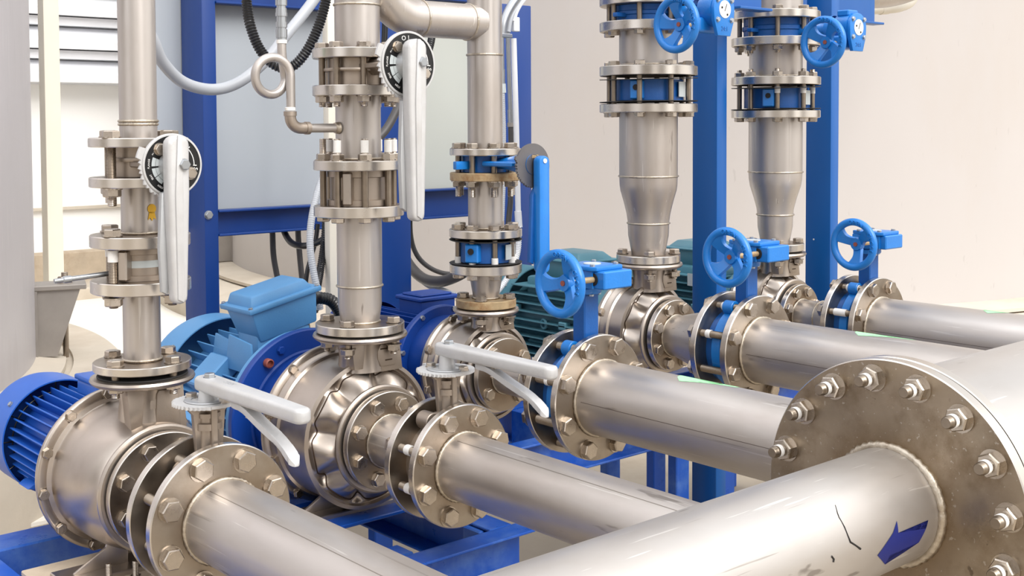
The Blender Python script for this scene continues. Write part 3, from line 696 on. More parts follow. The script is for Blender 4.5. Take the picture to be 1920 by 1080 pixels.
def hlever_valve(k, label, Ya, Yb_, R, pz, lz, yend, txt=None):
    """wafer valve on the suction pipe: neck up to a notched plate, cast lever along -Y"""
    X, Z = LX[k], LZ[k]; Ym = (Ya+Yb_)/2; w = Ya-Yb_
    t = thing('butterfly_valve', label, 'valve', (X, Ym, Z-R), 'steel lever valves')
    part('valve_body', MB().lathe([(R*.5, -w/2), (R, -w/2), (R, w/2), (R*.5, w/2)], 64), 'blast', t, (X, Ym, Z), RX)
    for a in (62, 118): part('locating_ear', MB().ring(.009, .019, -w*.3, w*.3, 24), 'blast', t, (X+(R+.022)*math.cos(R_(a)), Ym, Z+(R+.022)*math.sin(R_(a))), RX)
    h = pz-(Z+R*.8)
    nk = MB().prism([(-.030, 0), (.030, 0), (.024, h*.25), (.032, h*.85), (.042, h-.012), (-.042, h-.012), (-.032, h*.85), (-.024, h*.25)], -.006, .006, bev=.002)
    nk.cyl(.019, .0, h-.03, 24, Rx(-90)); nk.box(-.006, .006, 0, h-.012, -.028, .028, bev=.002)
    part('stem_neck', nk, 'blast', t, (X, Ym, Z+R*.8), RX)
    part('ear_plate', MB().prism([(-.062, -.01), (.062, -.01), (.062, .016), (.052, .030), (.030, .036), (-.030, .036), (-.052, .030), (-.062, .016)], -.005, .005, bev=.002), 'blast', t, (X, Ym, Z+R*.86), RX)
    part('stem_collar', MB().lathe([(.012, 0), (.025, 0), (.025, .012), (.018, .014), (.018, .022), (.022, .022), (.022, .030), (.012, .030)], 28), 'blast', t, (X, Ym, pz-.052))
    part('top_pad', MB().prism(hexpts(.038, 15), 0, .008, bev=.002), 'blast', t, (X+.002, Ym, pz-.014))
    pts = []
    for i in range(144):
        a = 360*i/144; r = .058
        if 78 <= a <= 96: r = .078
        elif 96 < a < 250: r = .060+.006*(((a-96) % 8)/8)
        pts.append((r*math.cos(R_(a)), r*math.sin(R_(a))))
    part('notched_plate', MB().prism(pts, -.0055, 0, bev=0), 'alu', t, (X, Ym, pz))
    part('plate_groove', MB().ring(.030, .043, 0, .0025, 48), 'alud', t, (X, Ym, pz))
    for a in (110, 290): part('bolt', bolt_head(.011), 'bolt', t, (X+.040*math.cos(R_(a)), Ym+.040*math.sin(R_(a)), pz))
    part('hub', MB().lathe([(0, 0), (.018, 0), (.0155, lz-pz-.012), (0, lz-pz-.012)], 28), 'alu', t, (X, Ym, pz))
    L = Ym+.03-yend
    Lm = T_(X+.004, Ym+.014, lz-.017) @ Rz(-90)
    lev = part('lever', MB().prism(lever_profile(L-.03, .0215, .0155), 0, .026, bev=.007, seg=3), 'alu', t, tuple(Lm.to_translation()), Rz(-90))
    part('lever_bolt', bolt_head(.0105), 'galv', lev, (X+.002, Ym-.004, lz+.008))
    if txt: part('lettering', text_mesh(txt, .014), 'alud', lev, (X+.004, Ym-.075, lz+.009), Rz(-90))
    y0 = Ym-.10; pc = [(0, y0, lz-.022), (0, y0-.04, lz-.026), (0, y0-.10, lz-.044), (0, y0-.155, lz-.060), (0, y0-.19, lz-.078), (0, y0-.205, lz-.090)]
    C = catmull(pc, 6); tr = MB(); vs = []; fs = []
    for i, p in enumerate(C):
        q_ = min(1, ((len(C)-i-.6)/4.5)**.5); ww = .0105*q_; hh = .006*q_
        for dx, dz in ((-ww, -hh), (ww, -hh), (ww, hh), (-ww, hh)): vs.append((dx, p.y, p.z+dz))
    for i in range(len(C)-1):
        for q in range(4): r2 = (q+1) % 4; fs.append((i*4+q, i*4+r2, i*4+4+r2, i*4+4+q))
    n_ = (len(C)-1)*4; fs += [(0, 1, 2, 3), (n_+3, n_+2, n_+1, n_)]
    bm = bmesh.new(); bv = [bm.verts.new(v) for v in vs]
    for f in fs: bm.faces.new([bv[i] for i in f])
    bmesh.ops.bevel(bm, geom=[e for e in bm.edges if abs(e.verts[0].co.x-e.verts[1].co.x) < 1e-5], offset=.0025, segments=2, affect='EDGES', profile=.5, clamp_overlap=True)
    part('trigger', MB().bm(bm), 'alu', t, (X+.004, 0, 0))
    part('spring', MB().lathe(thread_prof(.006, 0, .022, .003), 14), 'bolt', t, (X+.004, y0-.045, lz-.040))
    return t
v1 = hlever_valve(1, 'steel butterfly valve with a long white lever, at the lower left corner', 2.030, 1.966, .075, -.503, -.470, 1.645, 'OPEN')
v2 = hlever_valve(2, 'steel butterfly valve with a long white lever, in the centre of the photo', 1.988, 1.925, .085, -.512, -.468, 1.612)

# blue lever valve on the third line
def blue_lever(k=3):
    X = LX[k]; za, zb = zy(k, 292), zy(k, 322); h = za-zb; zc = zb+h*.45
    t = thing('butterfly_valve', 'blue butterfly valve with a grey notched disc and long hanging blue lever', 'valve', (X, YD, zb))
    part('valve_body', MB().lathe([(.03, 0), (.060, 0), (.060, h), (.03, h)], 40), 'vdark', t, (X, YD, zb))
    part('valve_arm', MB().prism([(-.105, -.006), (-.105, .006), (.105, .006), (.105, -.006)], -.010, .010, bev=.002), 'valve', t, (X, YD-.01, zc))
    part('stem_neck', MB().lathe([(.014, 0), (.014, .05), (.024, .11), (.024, .150)], 24), 'valve', t, (X, YD-.03, zc+.004), RX)
    part('side_plate', MB().box(-.03, .03, -.055, .055, -.006, .006, bev=.003), 'valve', t, (X-.02, YD-.10, zc+.004))
    c = (X, 2.105, zy(3, 313)+.002+.005); pts = []
    for i in range(160):
        a = 360*i/160; r = .053
        if 170 < a < 268: r = .049+.005*(((a-170) % 8)/8)
        if 155 < a < 166: r = .058
        pts.append((r*math.cos(R_(a)), r*math.sin(R_(a))))
    part('notched_plate', MB().prism(pts, -.003, .003, bev=0), 'dirtysteel', t, c, RX)
    part('plate_slot', MB().box(-.010, .010, -.004, .004, 0, .001), 'rust', t, (c[0]+.006, c[1]-.003, c[2]+.022), RX)
    Lm = T_(X+.012, 2.098, -.090) @ RX @ Rz(-90)
    lev = part('lever', MB().prism(lever_profile(.265, .0165, .017), 0, .024, bev=.004, seg=2), 'valve', t, tuple(Lm.to_translation()), Lm.to_3x3().to_4x4())
    part('trigger', MB().prism([(.06, -.010), (.08, -.022), (.24, -.030), (.245, -.018), (.12, -.006)], -.008, .004, bev=.002), 'vdark', t, tuple(Lm.to_translation()), Lm.to_3x3().to_4x4())
    part('lever_pin', MB().cyl(.0055, 0, .002, 20), 'print', lev, (X+.012, 2.074, -.088), RX)
    return t
blue_lever()

# ------------------------------------------------------------------ handwheel gear valves
def handwheel(t, cen, R, spokes=3, ph=30, words=True, rt=.0105):
    """wheel plane normal = -X; local z -> -X, local y -> up"""
    W = Matrix(((0, 0, -1, 0), (-1, 0, 0, 0), (0, 1, 0, 0), (0, 0, 0, 1)))     # x->-Y, y->Z, z->-X
    n = 72
    rim = part('handwheel_rim', MB().tube([((R-rt)*math.cos(2*PI*i/n), (R-rt)*math.sin(2*PI*i/n), 0) for i in range(n)], rt, 14, closed=True), 'valve', t, cen, W)
    b = MB(); b.lathe([(0, -.030), (.017, -.030), (.020, -.018), (.017, -.010), (0, -.010)], 28)
    for i in range(spokes):
        M_ = Rz(ph+360*i/spokes)
        sp = []
        # curved spoke: wide at rim, narrow at hub, dished inwards
        bm = bmesh.new(); rows = []
        for j in range(9):
            s = j/8; x = .012+(R-rt*1.6-.012)*s; w = .0115+.004*(1-s)**2+.017*s**2.6; z = -.021*(1-s)**1.2
            yo = .006*math.sin(PI*s)
            rows.append([bm.verts.new((x, yo-w, z-.0045)), bm.verts.new((x, yo+w, z-.0045)), bm.verts.new((x, yo+w*.8, z+.0045)), bm.verts.new((x, yo-w*.8, z+.0045))])
        for a_, b_ in zip(rows, rows[1:]):
            for q in range(4): r2 = (q+1) % 4; bm.faces.new((a_[q], a_[r2], b_[r2], b_[q]))
        bm.faces.new(rows[0]); bm.faces.new(rows[-1][::-1])
        b.bm(bm, M_)
    part('handwheel_spokes', b, 'valve', t, cen, W)
    part('shaft_end', MB().cyl(.006, -.0105, -.007, 20), 'copper', t, cen, W)
    if words:
        for s, a in (('OPEN', 78), ('CLOSE', 8)):
            for i, ch in enumerate(s):
                aa = a+(len(s)/2-.5-i)*10.5
                p = W @ T_((R-rt*1.1)*math.cos(R_(aa)), (R-rt*1.1)*math.sin(R_(aa)), rt*1.0) @ Rz(aa-90)
                part('raised_lettering', text_mesh(ch, .0150, .0016), 'valve', rim, tuple(Vector(cen)+p.to_translation()), p.to_3x3().to_4x4())
    return rim
def gear_valve(k, label, Ya, Yb_, R, wheel, wR, ph, sy, nsp=3):
    X, Z = LX[k], LZ[k]; Ym = sy; w = Ya-Yb_
    t = thing('gear_butterfly_valve', label, 'valve', (X, (Ya+Yb_)/2, Z-R), 'blue handwheel valves')
    part('valve_body', MB().lathe([(R*.6, -w/2), (R*.90, -w/2), (R*.93, -w*.3), (R*.93, w*.3), (R*.90, w/2), (R*.6, w/2)], 72), 'vdark', t, (X, (Ya+Yb_)/2, Z), RX)
    part('body_rib', MB().ring(R*.88, R, -w*.18, w*.18, 72), 'valve', t, (X, (Ya+Yb_)/2, Z), RX)
    for a in (112, 68): part('locating_ear', MB().ring(.009, .018, -w*.20, w*.20, 24), 'valve', t, (X+(R+.010)*math.cos(R_(a)), (Ya+Yb_)/2, Z+(R+.010)*math.sin(R_(a))), RX)
    zt = wheel[2]-.038
    part('stem_column', MB().box(-.023, .023, -.020, .020, Z+R*.82, zt+.002, bev=.003), 'vdark', t, (X, Ym, 0))
    part('mounting_flange', MB().lathe([(0, 0), (.034, 0), (.036, .003), (.036, .012), (.030, .014), (.030, .020), (0, .020)], 40), 'valve', t, (X, Ym, zt))
    for a in (30, 150, 250, 330): part('bolt', bolt_head(.006), 'galv', t, (X+.030*math.cos(R_(a)), Ym+.030*math.sin(R_(a)), zt), FLIP)
    gy = wheel[1]
    # gearbox: rounded housing over the stem and a squared worm chamber in front of it
    gb = MB().prism([(-.040, -.058), (.048, -.058), (.048, -.010), (.036, .034), (.0, .046), (-.036, .034), (-.044, -.010)], 0, .042, bev=.004)
    gx = part('gearbox', gb, 'valve', t, (X+.003, Ym, zt+.016))
    part('worm_housing', MB().box(-.038, .052, -.034, .012, 0, .040, bev=.003), 'valve', t, (X+.006, gy, zt+.017))
    part('gearbox_cover', MB().prism([(-.038, -.070), (.044, -.070), (.050, -.058), (.046, .002), (.030, .036), (-.030, .036), (-.046, .0), (-.046, -.058)], 0, .010, bev=.002), 'valve', gx, (X+.003, Ym, zt+.057))
    for (px, py) in ((-.034, -.056), (.040, -.056), (.036, .010), (-.036, .010)): part('cover_bolt', bolt_head(.006), 'galv', gx, (X+px, Ym+py, zt+.067))
    part('position_plate', MB().cyl(.020, 0, .002, 28), 'label', gx, (X+.003, Ym-.018, zt+.067))
    part('shaft', MB().cyl(.0068, 0, X-.03-wheel[0]-.015, 20), 'rust', t, (wheel[0]+.015, gy, wheel[2]), RYX)
    part('shaft_seal', MB().lathe([(.007, -.001), (.014, -.001), (.014, .0012), (.007, .0012)], 24), 'dark', t, (X-.0335, gy, wheel[2]), RYX)
    handwheel(t, wheel, wR, nsp, ph)
    return t
g3 = gear_valve(3, 'blue gear valve with the largest front handwheel, beside the middle suction flange', 1.965, 1.896, .108, (1.765, 1.868, -.347), .0755, 60, 1.925)
g4 = gear_valve(4, 'blue gear valve whose handwheel stands before the left right-hand post', 1.990, 1.912, .108, (2.345, 1.875, -.335), .0760, 38, 1.935, 4)
g5 = gear_valve(5, 'blue gear valve with the farthest lower handwheel, against the beige tank', 1.998, 1.925, .108, (2.945, 1.902, -.347), .0750, 30, 1.945)

def upper_gear(k, label, y0, y1, wheel, Yf, zc, num):
    X = LX[k]; za, zb = zy(k, y0), zy(k, y1); h = za-zb
    t = thing('gear_butterfly_valve', label, 'valve', (X, YD, zb), 'blue handwheel valves')
    part('valve_body', MB().lathe([(.07, 0), (.100, 0), (.100, h*.35), (.104, h*.4), (.104, h*.6), (.100, h*.65), (.100, h), (.07, h)], 56), 'vdark', t, (X, YD, zb))
    part('locating_ear', MB().prism([(-.135, -.008), (-.135, .008), (-.05, .012), (-.05, -.012)], -.006, .006, bev=.002), 'vdark', t, (X, YD, zb+h*.35))
    part('stem_neck', MB().lathe([(.020, .08), (.020, YD-Yf-.10), (.040, YD-Yf-.095), (.040, YD-Yf-.08)], 24), 'valve', t, (X, YD, zc), RX)
    part('worm_housing', MB().box(-.045, .045, -.020, .020, -.022, .018, bev=.008, seg=3), 'valve', t, (X-.012, wheel[1], wheel[2]+.004))
    gb = part('gearbox', MB().lathe([(0, 0), (.040, 0), (.044, .006), (.044, .050), (0, .050)], 40), 'valve', t, (X, Yf+.062, zc), RX)
    part('gearbox_pad', MB().box(-.030, .022, -.02, .02, -.006, .012, bev=.003), 'valve', gb, (X, Yf+.035, zc+.040))
    pts = [(.043*math.cos(R_(a)), .043*math.sin(R_(a))) for a in range(-10, 191, 20)]+[(-.040, -.030), (-.026, -.070), (.026, -.070), (.040, -.030)]
    fp = part('end_plate', MB().prism(pts, 0, .012, bev=.002), 'valve', gb, (X, Yf+.012, zc), RX)
    part('position_disc', MB().cyl(.0235, 0, .0015, 36), 'print', fp, (X+.001, Yf, zc), RX)
    part('pointer', MB().box(-.001, .001, -.009, .012, 0, .0006), 'dark', fp, (X+.003, Yf-.0015, zc+.003), RX @ Rz(-25))
    for px, pz in ((-.012, .004), (.010, -.014)): part('disc_screw', MB().cyl(.003, 0, .001, 14), 'dark', fp, (X+px, Yf-.0015, zc+pz), RX)
    for px, pz in ((-.028, .024), (.029, .024), (-.028, -.028), (.029, -.028)): part('plate_bolt', bolt_head(.0065), 'galv', fp, (X+px, Yf, zc+pz), RX)
    part('raised_lettering', text_mesh(num, .017, .0008), 'vdark', fp, (X, Yf, zc-.052), RX)
    part('shaft', MB().cyl(.006, 0, X-.03-wheel[0]-.012, 18), 'rust', t, (wheel[0]+.012, wheel[1], wheel[2]), RYX)
    handwheel(t, wheel, .0765, 5 if k == 4 else 4, 22 if k == 4 else 50)
    return t
upper_gear(4, 'upper blue gear valve with white position disc, at the top of the fourth line', 13, 42.5, (2.375, 2.068, .258), 2.010, .300, '24:1')
upper_gear(5, 'upper blue gear valve with white position disc, on the far right line', 37.5, 71.5, (2.972, 2.026, .234), 1.985, .280, '24:1')
# ------------------------------------------------------------------ suction spools, pipes and header
def sspool(k, label, segs, fl, welds):
    """segs (Y, r) from pump to valve; fl (Yback, Yfront, R)"""
    X, Z = LX[k], LZ[k]; Y0 = fl[0][0]
    t = thing('suction_spool', label, 'pipe', (X, Y0, Z-fl[-1][2]), 'flanged spools between pumps and suction valves')
    pr = [(segs[0][1]-.003, Y0-segs[0][0])]+[(r, Y0-y) for y, r in segs]+[(segs[-1][1]-.003, Y0-segs[-1][0])]
    pipe(t, (X, Y0, Z), RX, pr)
    for (ya, yb, R) in fl: rimslot(part('flange', MB().ring(segs[0][1]*.8, R, Y0-ya, Y0-yb, 96), 'flange', t, (X, Y0, Z), RX))
    for (y, r) in welds: weld(t, (X, y, Z), RX, r, .0035)
    return t
q1 = sspool(1, 'flanged spool on the front of the nearest left pump', [(2.19, .056), (2.03, .056)], [(2.1935, 2.177, .116), (2.048, 2.030, .139)], [(2.175, .0565)])
q2 = sspool(2, 'flanged spool with a bright weld, on the front of the second pump', [(2.18, .058), (1.99, .058)], [(2.1865, 2.169, .111), (2.006, 1.988, .128)], [(2.167, .059)])
q3 = sspool(3, 'flanged spool behind the middle white lever, feeding the middle pump', [(2.21, .045), (2.11, .046), (2.09, .050), (2.01, .074), (1.97, .076)], [(2.2215, 2.205, .090), (1.983, 1.965, .142)], [(2.203, .0455), (2.105, .047)])
q4 = sspool(4, 'short widening spool on the front of the fourth pump', [(2.185, .056), (2.165, .057), (2.075, .079), (2.00, .080)], [(2.1965, 2.179, .099), (2.008, 1.990, .142)], [(2.177, .0575), (2.060, .0795)])
q5 = sspool(5, 'slim spool that widens, on the front of the far right pump', [(2.185, .050), (2.11, .050), (2.09, .053), (2.05, .072), (2.01, .080)], [(2.1965, 2.179, .096), (2.016, 1.998, .142)], [(2.177, .0505), (2.105, .051)])
for t_, k, yf, rb, d in ((q1, 1, 2.177, .090, .016), (q2, 2, 2.169, .086, .016), (q3, 3, 2.205, .070, .015), (q4, 4, 2.179, .080, .0155), (q5, 5, 2.179, .076, .015)):
    bolt_circle(t_, (LX[k], yf, LZ[k]), RX, rb, 8 if k != 3 else 4, 22.5 if k != 3 else 35, d, +1, 0, hm='bolt')

def suction_pipe(k, label, yb, yf, R, r, ya_back, rb, d, yend, tapes, seam_a, marks=()):
    X, Z = LX[k], LZ[k]
    t = thing('suction_pipe', label, 'pipe', (X, yf, Z-R), 'horizontal suction pipes')
    pipe(t, (X, yf, Z), RX, [(r-.004, -.012), (r, -.012), (r, yf-yend), (r-.004, yf-yend)], n=96)
    rimslot(part('flange', MB().ring(r*.85, R, yf-yb, 0, 120, c=.002), 'flange', t, (X, yf, Z), RX))
    weld(t, (X, yf-.003, Z), RX, r+.001, .0048)
    L = yf-yend
    part('seam_line', MB().box(-.0006, .0006, -.0004, .0004, .02, L*.97, Matrix.Rotation(R_(seam_a), 4, 'Z') @ T_(0, r, 0)), 'seamline' if k < 3 else 'seamdark', t, (X, yf, Z), RX)
    zB = -(ya_back-yf)
    bolt_circle(t, (X, yf, Z), RX, rb, 8, 22.5, d, +1, 0, zB, .006, tape=tapes, hm='bolt')
    return t
def tp(L, w=.016, off=.004, who=(2, 3, 4)):
    return {i: (-L+off, -L+off+w) for i in who}
w1 = suction_pipe(1, 'nearest suction pipe running out of the frame at the lower left', 1.964, 1.945, .139, .0755, 2.049, .111, .0205, 1.05, {}, 28)
w2 = suction_pipe(2, 'second suction pipe, joining the front header below the middle of the photo', 1.923, 1.905, .128, .0695, 2.007, .104, .0195, 1.06, {2: (-.060, -.044), 3: (-.064, -.046), 4: (-.064, -.046)}, 26)
w3 = suction_pipe(3, 'thick suction pipe with a green mark, running behind the big bolted flange', 1.894, 1.876, .142, .084, 1.984, .120, .0205, 1.19, {3: (-.060, -.05), 2: (-.06, -.05)}, 86)
w4 = suction_pipe(4, 'fourth suction pipe with a green mark, joining the wide header', 1.910, 1.890, .142, .084, 2.009, .120, .0195, 1.19, {2: (-.085, -.070), 3: (-.085, -.07)}, 88)
w5 = suction_pipe(5, 'farthest suction pipe, along the foot of the beige tank', 1.923, 1.905, .142, .084, 2.017, .120, .0195, 1.19, {1: (-.075, -.045), 2: (-.08, -.04), 3: (-.08, -.04)}, 90)
def wrap_poly(poly, r, MM, z_ax, sub=3, lift=.0005):
    """poly in (s along axis, angle deg); laid on a cylinder of radius r"""
    bm = bmesh.new(); vv = [bm.verts.new((p[0], R_(p[1])*r, 0)) for p in poly]; bm.faces.new(vv)
    bmesh.ops.triangulate(bm, faces=list(bm.faces)); bmesh.ops.subdivide_edges(bm, edges=list(bm.edges), cuts=sub, use_grid_fill=True)
    for v in bm.verts:
        s, a = v.co.x, v.co.y/r; v.co = Vector(((r+lift)*math.cos(a), (r+lift)*math.sin(a), s))
    bmesh.ops.solidify(bm, geom=list(bm.faces), thickness=.0003)
    return MB().bm(bm)
# green marks along the crests
for t_, k, y0, y1 in ((w3, 3, 1.66, 1.50), (w4, 4, 1.62, 1.46), (w5, 5, 1.60, 1.52)):
    yf = {3: 1.876, 4: 1.890, 5: 1.905}[k]; s0, s1 = yf-y0, yf-y1
    part('paint_mark', wrap_poly([(s0, 72), (s1, 72), (s1, 86), (s1-.05, 92), (s0+.07, 92), (s0+.035, 106), (s0+.015, 94)], .084, None, 0), 'green', t_, (LX[k], yf, LZ[k]), RX)

HY, HZ = 1.061, -.633
hd = thing('header_pipe', 'front header pipe with a navy arrow, welded to the big stained flange', 'pipe', (1.0, HY, HZ-.24))
HX = 1.752
pipe(hd, (-.2, HY, HZ), RYX, [(0, 0), (.094, 0), (.094, HX+.2), (.088, HX+.2)], 'header', n=128)
rimslot(part('blind_flange', MB().ring(.03, .2400, 0, .024, 160, c=.002), 'bigflange', hd, (HX, HY, HZ), RYX))
weld(hd, (HX-.003, HY, HZ), RYX, .097, .0085)
def hcyl(poly): return poly
# arrow, scratch: measured on the pipe surface (x, angle about the axis)
def on_header(x, y):
    o = Vector((0, 0, 0)); d = ray(x, y); a = d.y**2+d.z**2; b = -2*(d.y*HY+d.z*HZ); c = HY**2+HZ**2-.094**2
    s = (-b-math.sqrt(b*b-4*a*c))/(2*a); p = d*s
    # RYX: local x -> world -Z, local y -> world Y, local z -> world X
    return (p.x+.2, math.degrees(math.atan2(p.y-HY, -(p.z-HZ))))
ar = [on_header(x, y) for x, y in ((1740, 975), (1736, 990), (1722, 1017), (1668, 1041), (1659, 1058), (1645, 1041), (1661, 1019), (1674, 999), (1681, 977), (1684, 999))]
def unwrap(pl): a0 = pl[0][1]; return [(s, a+360*round((a0-a)/360)) for s, a in pl]
part('arrow_sticker', wrap_poly(unwrap(ar), .094, None, 0, 3, .0006), 'arrow', hd, (-.2, HY, HZ), RYX)
sc_ = unwrap([on_header(x, y) for x, y in ((1566, 947), (1570, 962), (1573, 970), (1583, 988), (1589, 1003), (1594, 1016), (1605, 1023), (1613, 1029))])
for i, (w_) in enumerate([.0005]*1):
    pts = [(.0942*math.cos(R_(a)), .0942*math.sin(R_(a)), s) for s, a in sc_]
    part('scratch', MB().tube(pts, .0009, 6, rf=lambda i: [.0005, .0008, .0008, .0010, .0010, .0016, .0014, .0018][i]), 'dark', hd, (-.2, HY, HZ), RYX)
sc2 = unwrap([on_header(x, y) for x, y in ((1559, 1043), (1563, 1048), (1562, 1054))])
part('scratch', MB().tube([(.0942*math.cos(R_(a)), .0942*math.sin(R_(a)), s) for s, a in sc2], .0016, 6), 'dark', hd, (-.2, HY, HZ), RYX)
wd = thing('header_pipe', 'wide header pipe behind the big bolted flange, leaving the frame at the right', 'pipe', (2.5, HY, HZ-.24))
pipe(wd, (HX+.052, HY, HZ), RYX, [(.194, -.004), (.200, -.004), (.200, 2.3), (0, 2.3)], 'header', n=160)
part('flange', MB().ring(.15, .2400, .0285, .052, 160, c=.002), 'rim', wd, (HX, HY, HZ), RYX)
part('gasket', MB().ring(.12, .2350, .024, .0285, 120), 'rubber', wd, (HX, HY, HZ), RYX)
# through bolts: nuts and long stud ends on the front face, pointing to -x
HB = T_(HX, HY, HZ) @ RYX @ FLIP
for i in range(16):
    a = R_(360*i/16+8); px, py = .2085*math.cos(a), .2085*math.sin(a); Mx = HB @ T_(px, py, 0) @ Rz(random.uniform(0, 60))
    n_ = part('nut', cached('nut_large', lambda: nutbig()) if False else nut_stud(.0205, .004), 'bolt', hd, tuple(Mx.to_translation()), Mx.to_3x3().to_4x4())
    part('stud', cached(('stud_end', 1), lambda: MB().lathe([(0, 0), (.0100, 0), (.0100, .006), (.0106, .007), (.0106, .018), (.0098, .019), (.0094, .025), (.0080, .027), (0, .027)], 24)), 'stud', n_, tuple((Mx @ T_(0, 0, .020)).to_translation()), Mx.to_3x3().to_4x4())
    part('thread_tape', cached(('tape_end', 1), lambda: MB().cyl(.0112, 0, .010, 24, c=.001)), 'tape', n_, tuple((Mx @ T_(0, 0, .0235)).to_translation()), Mx.to_3x3().to_4x4())

# ------------------------------------------------------------------ blue base frames
FL = -H
def chan_x(b, x0, x1, Y, z1, hgt, w, face=-1, t=.006):
    """C-channel along x, web at Y, flanges reach toward face*y"""
    b.box(x0, x1, Y-t/2, Y+t/2, z1-hgt, z1, bev=.001)
    y2 = Y+face*w; a, c = min(Y, y2), max(Y, y2)
    b.box(x0, x1, a, c, z1-t, z1, bev=.0015); b.box(x0, x1, a, c, z1-hgt, z1-hgt+t, bev=.0015)
def chan_y(b, y0, y1, X, z1, hgt, w, face=-1, t=.006):
    b.box(X-t/2, X+t/2, y0, y1, z1-hgt, z1, bev=.001)
    x2 = X+face*w; a, c = min(X, x2), max(X, x2)
    b.box(a, c, y0, y1, z1-t, z1, bev=.0015); b.box(a, c, y0, y1, z1-hgt, z1-hgt+t, bev=.0015)
f1 = thing('pump_base_frame', 'blue channel base frame under the two front pumps', 'frame', (1.2, 2.3, FL), 'blue base frames')
zt1 = -.900
b = MB(); chan_x(b, .55, 1.752, 1.992, zt1, .12, .058, -1); part('rail', b, 'frame', f1)
b = MB(); chan_y(b, 1.997, 3.0, 1.732, zt1-.0004, .12, .060, -1); part('rail', b, 'frame', f1)
b = MB(); b.box(-.9, 1.67, 2.60, 2.70, zt1-.10, zt1-.0012, bev=.004); part('cross_rail', b, 'frame', f1)
b = MB(); chan_y(b, 2.0, 2.60, 1.33, zt1-.0006, .10, .05, 1); part('rail', b, 'frame', f1)
b = MB(); chan_y(b, 2.0, 3.0, .75, zt1-.0006, .10, .05, 1); part('rail', b, 'frame', f1)
for (x, y) in ((.60, 2.05), (1.45, 2.05), (1.69, 2.92), (1.69, 2.05), (.78, 2.92), (1.42, 2.66)):
    part('leg', MB().box(x-.03, x+.03, y-.03, y+.03, FL, zt1-.008, bev=.003), 'frame', f1)
part('pump_pad', MB().box(.80, 1.28, 2.22, 2.42, zt1-.001, zt1+.010, bev=.002), 'oldconc', f1, label='rust-stained pump pad plate')
part('pump_pad', MB().box(1.33, 1.70, 2.22, 2.42, zt1-.001, zt1+.008, bev=.002), 'frame', f1)
for x, y in ((.905, 2.235), (.950, 2.215)):
    o_ = part('anchor_bolt', nut_stud(.012, .028), 'bolt', f1, (x, y, zt1+.010))
foot(p1, 1, 2.30, zt1+.010); foot(p2, 2, 2.32, zt1+.008)
zt2 = -.845
def rear_frame(label, x0, x1, ks):
    f = thing('pump_base_frame', label, 'frame', ((x0+x1)/2, 2.5, FL), 'blue base frames')
    for Y in (2.352, 2.690):
        b = MB(); chan_x(b, x0, x1, Y, zt2, .102, .05, -1); part('rail', b, 'frame', f)
    for x in (x0+.02, (x0+x1)/2, x1-.07):
        b = MB(); chan_y(b, 2.357, 2.63, x, zt2-.0005, .10, .05, 1); part('cross_rail', b, 'frame', f)
    for x in (x0+.04, x1-.04):
        for y in (2.375, 2.665): part('leg', MB().box(x-.03, x+.03, y-.018, y+.018, FL, zt2-.1, bev=.003), 'frame', f)
    return f
f2 = rear_frame('blue channel base frame under the middle and fourth pumps', 1.80, 2.78, (3, 4))
f3 = rear_frame('blue channel base frame under the far right pump', 2.92, 3.38, (5,))
for p_, k in ((p3, 3), (p4, 4), (p5, 5)):
    foot(p_, k, 2.345, zt2+.001)

# ------------------------------------------------------------------ posts and beams of the panel frame
def post(label, x0, x1, y0, y1, m, z1=1.0, z0=FL, lipm=None, name='steel_post', group='blue steel posts'):
    b = MB()
    b.box(x0, x1, y0, y1, z0, z1, bev=.004, seg=2)
    t = thing(name, label, 'post', ((x0+x1)/2, (y0+y1)/2, z0), group)
    part('post_tube', b, m, t)
    part('base_plate', MB().box(x0-.05, x1+.05, y0-.05, y1+.05, z0, z0+.012, bev=.002), m, t)
    return t
pa = post('deep blue post behind the nearest left pump', 1.600, 1.645, 3.20, 3.335, 'post')
part('hex_bolt', bolt_head(.012), 'galv', pa, (1.612, 3.20, -.262), RX)
pb = post('deep blue post directly right of the second pipe', 2.195, 2.344, 3.20, 3.26, 'post')
pc = post('deep blue post behind the conduits right of the middle pipe', 2.74, 2.886, 3.20, 3.26, 'post', z1=atY(985, 10, 3.2).z)
pd = post('blue post between the fourth and fifth pumps', 2.827, 2.875, 2.30, 2.397, 'postr', z1=.60, lipm=None)
pe = post('rightmost blue post, before the beige tank', 3.422, 3.469, 2.30, 2.400, 'postr', z1=.60)
part('paint_chip', MB().cyl(.003, 0, .0006, 12), 'print', pe, (3.4215, 2.365, atX(1528, 449, 3.4215).z), Ry(-90))
def beam_x(label, x0, x1, Y, z0, z1, m, w=.05, face=-1):
    b = MB(); chan_x(b, x0, x1, Y, z1, z1-z0, w, face, .007)
    return solo('steel_beam', b, m, label, 'beam', group='blue cross beams')
bz = lambda x, y, Y=3.2: atY(x, y, Y).z
beam_x('lower deep blue beam from the left blue post to the next one', 1.645, 2.195, 3.235, bz(500, 437), bz(500, 389), 'post', .04)
beam_x('lower deep blue beam between the second blue post and the conduits', 2.344, 2.74, 3.235, bz(830, 409), bz(830, 354), 'post', .04)
beam_x('upper deep blue beam over the left grey panel', 1.645, 2.195, 3.235, bz(520, 14), bz(520, -90), 'post', .04)
beam_x('upper deep blue beam over the right grey panel', 2.344, 2.74, 3.235, bz(900, 6), bz(900, -90), 'post', .04)
def sheet(label, x0, x1, z0, z1, m, Y=3.262):
    b = MB(); b.box(x0, x1, Y, Y+.024, z0, z1, bev=.003)
    return solo('sheet_panel', b, m, label, 'panel', group='grey sheet panels in the blue frame')
sheet('wide blue-grey sheet panel behind the gauge siphon tube', 1.648, 2.19, bz(500, 430), .62, 'panel')
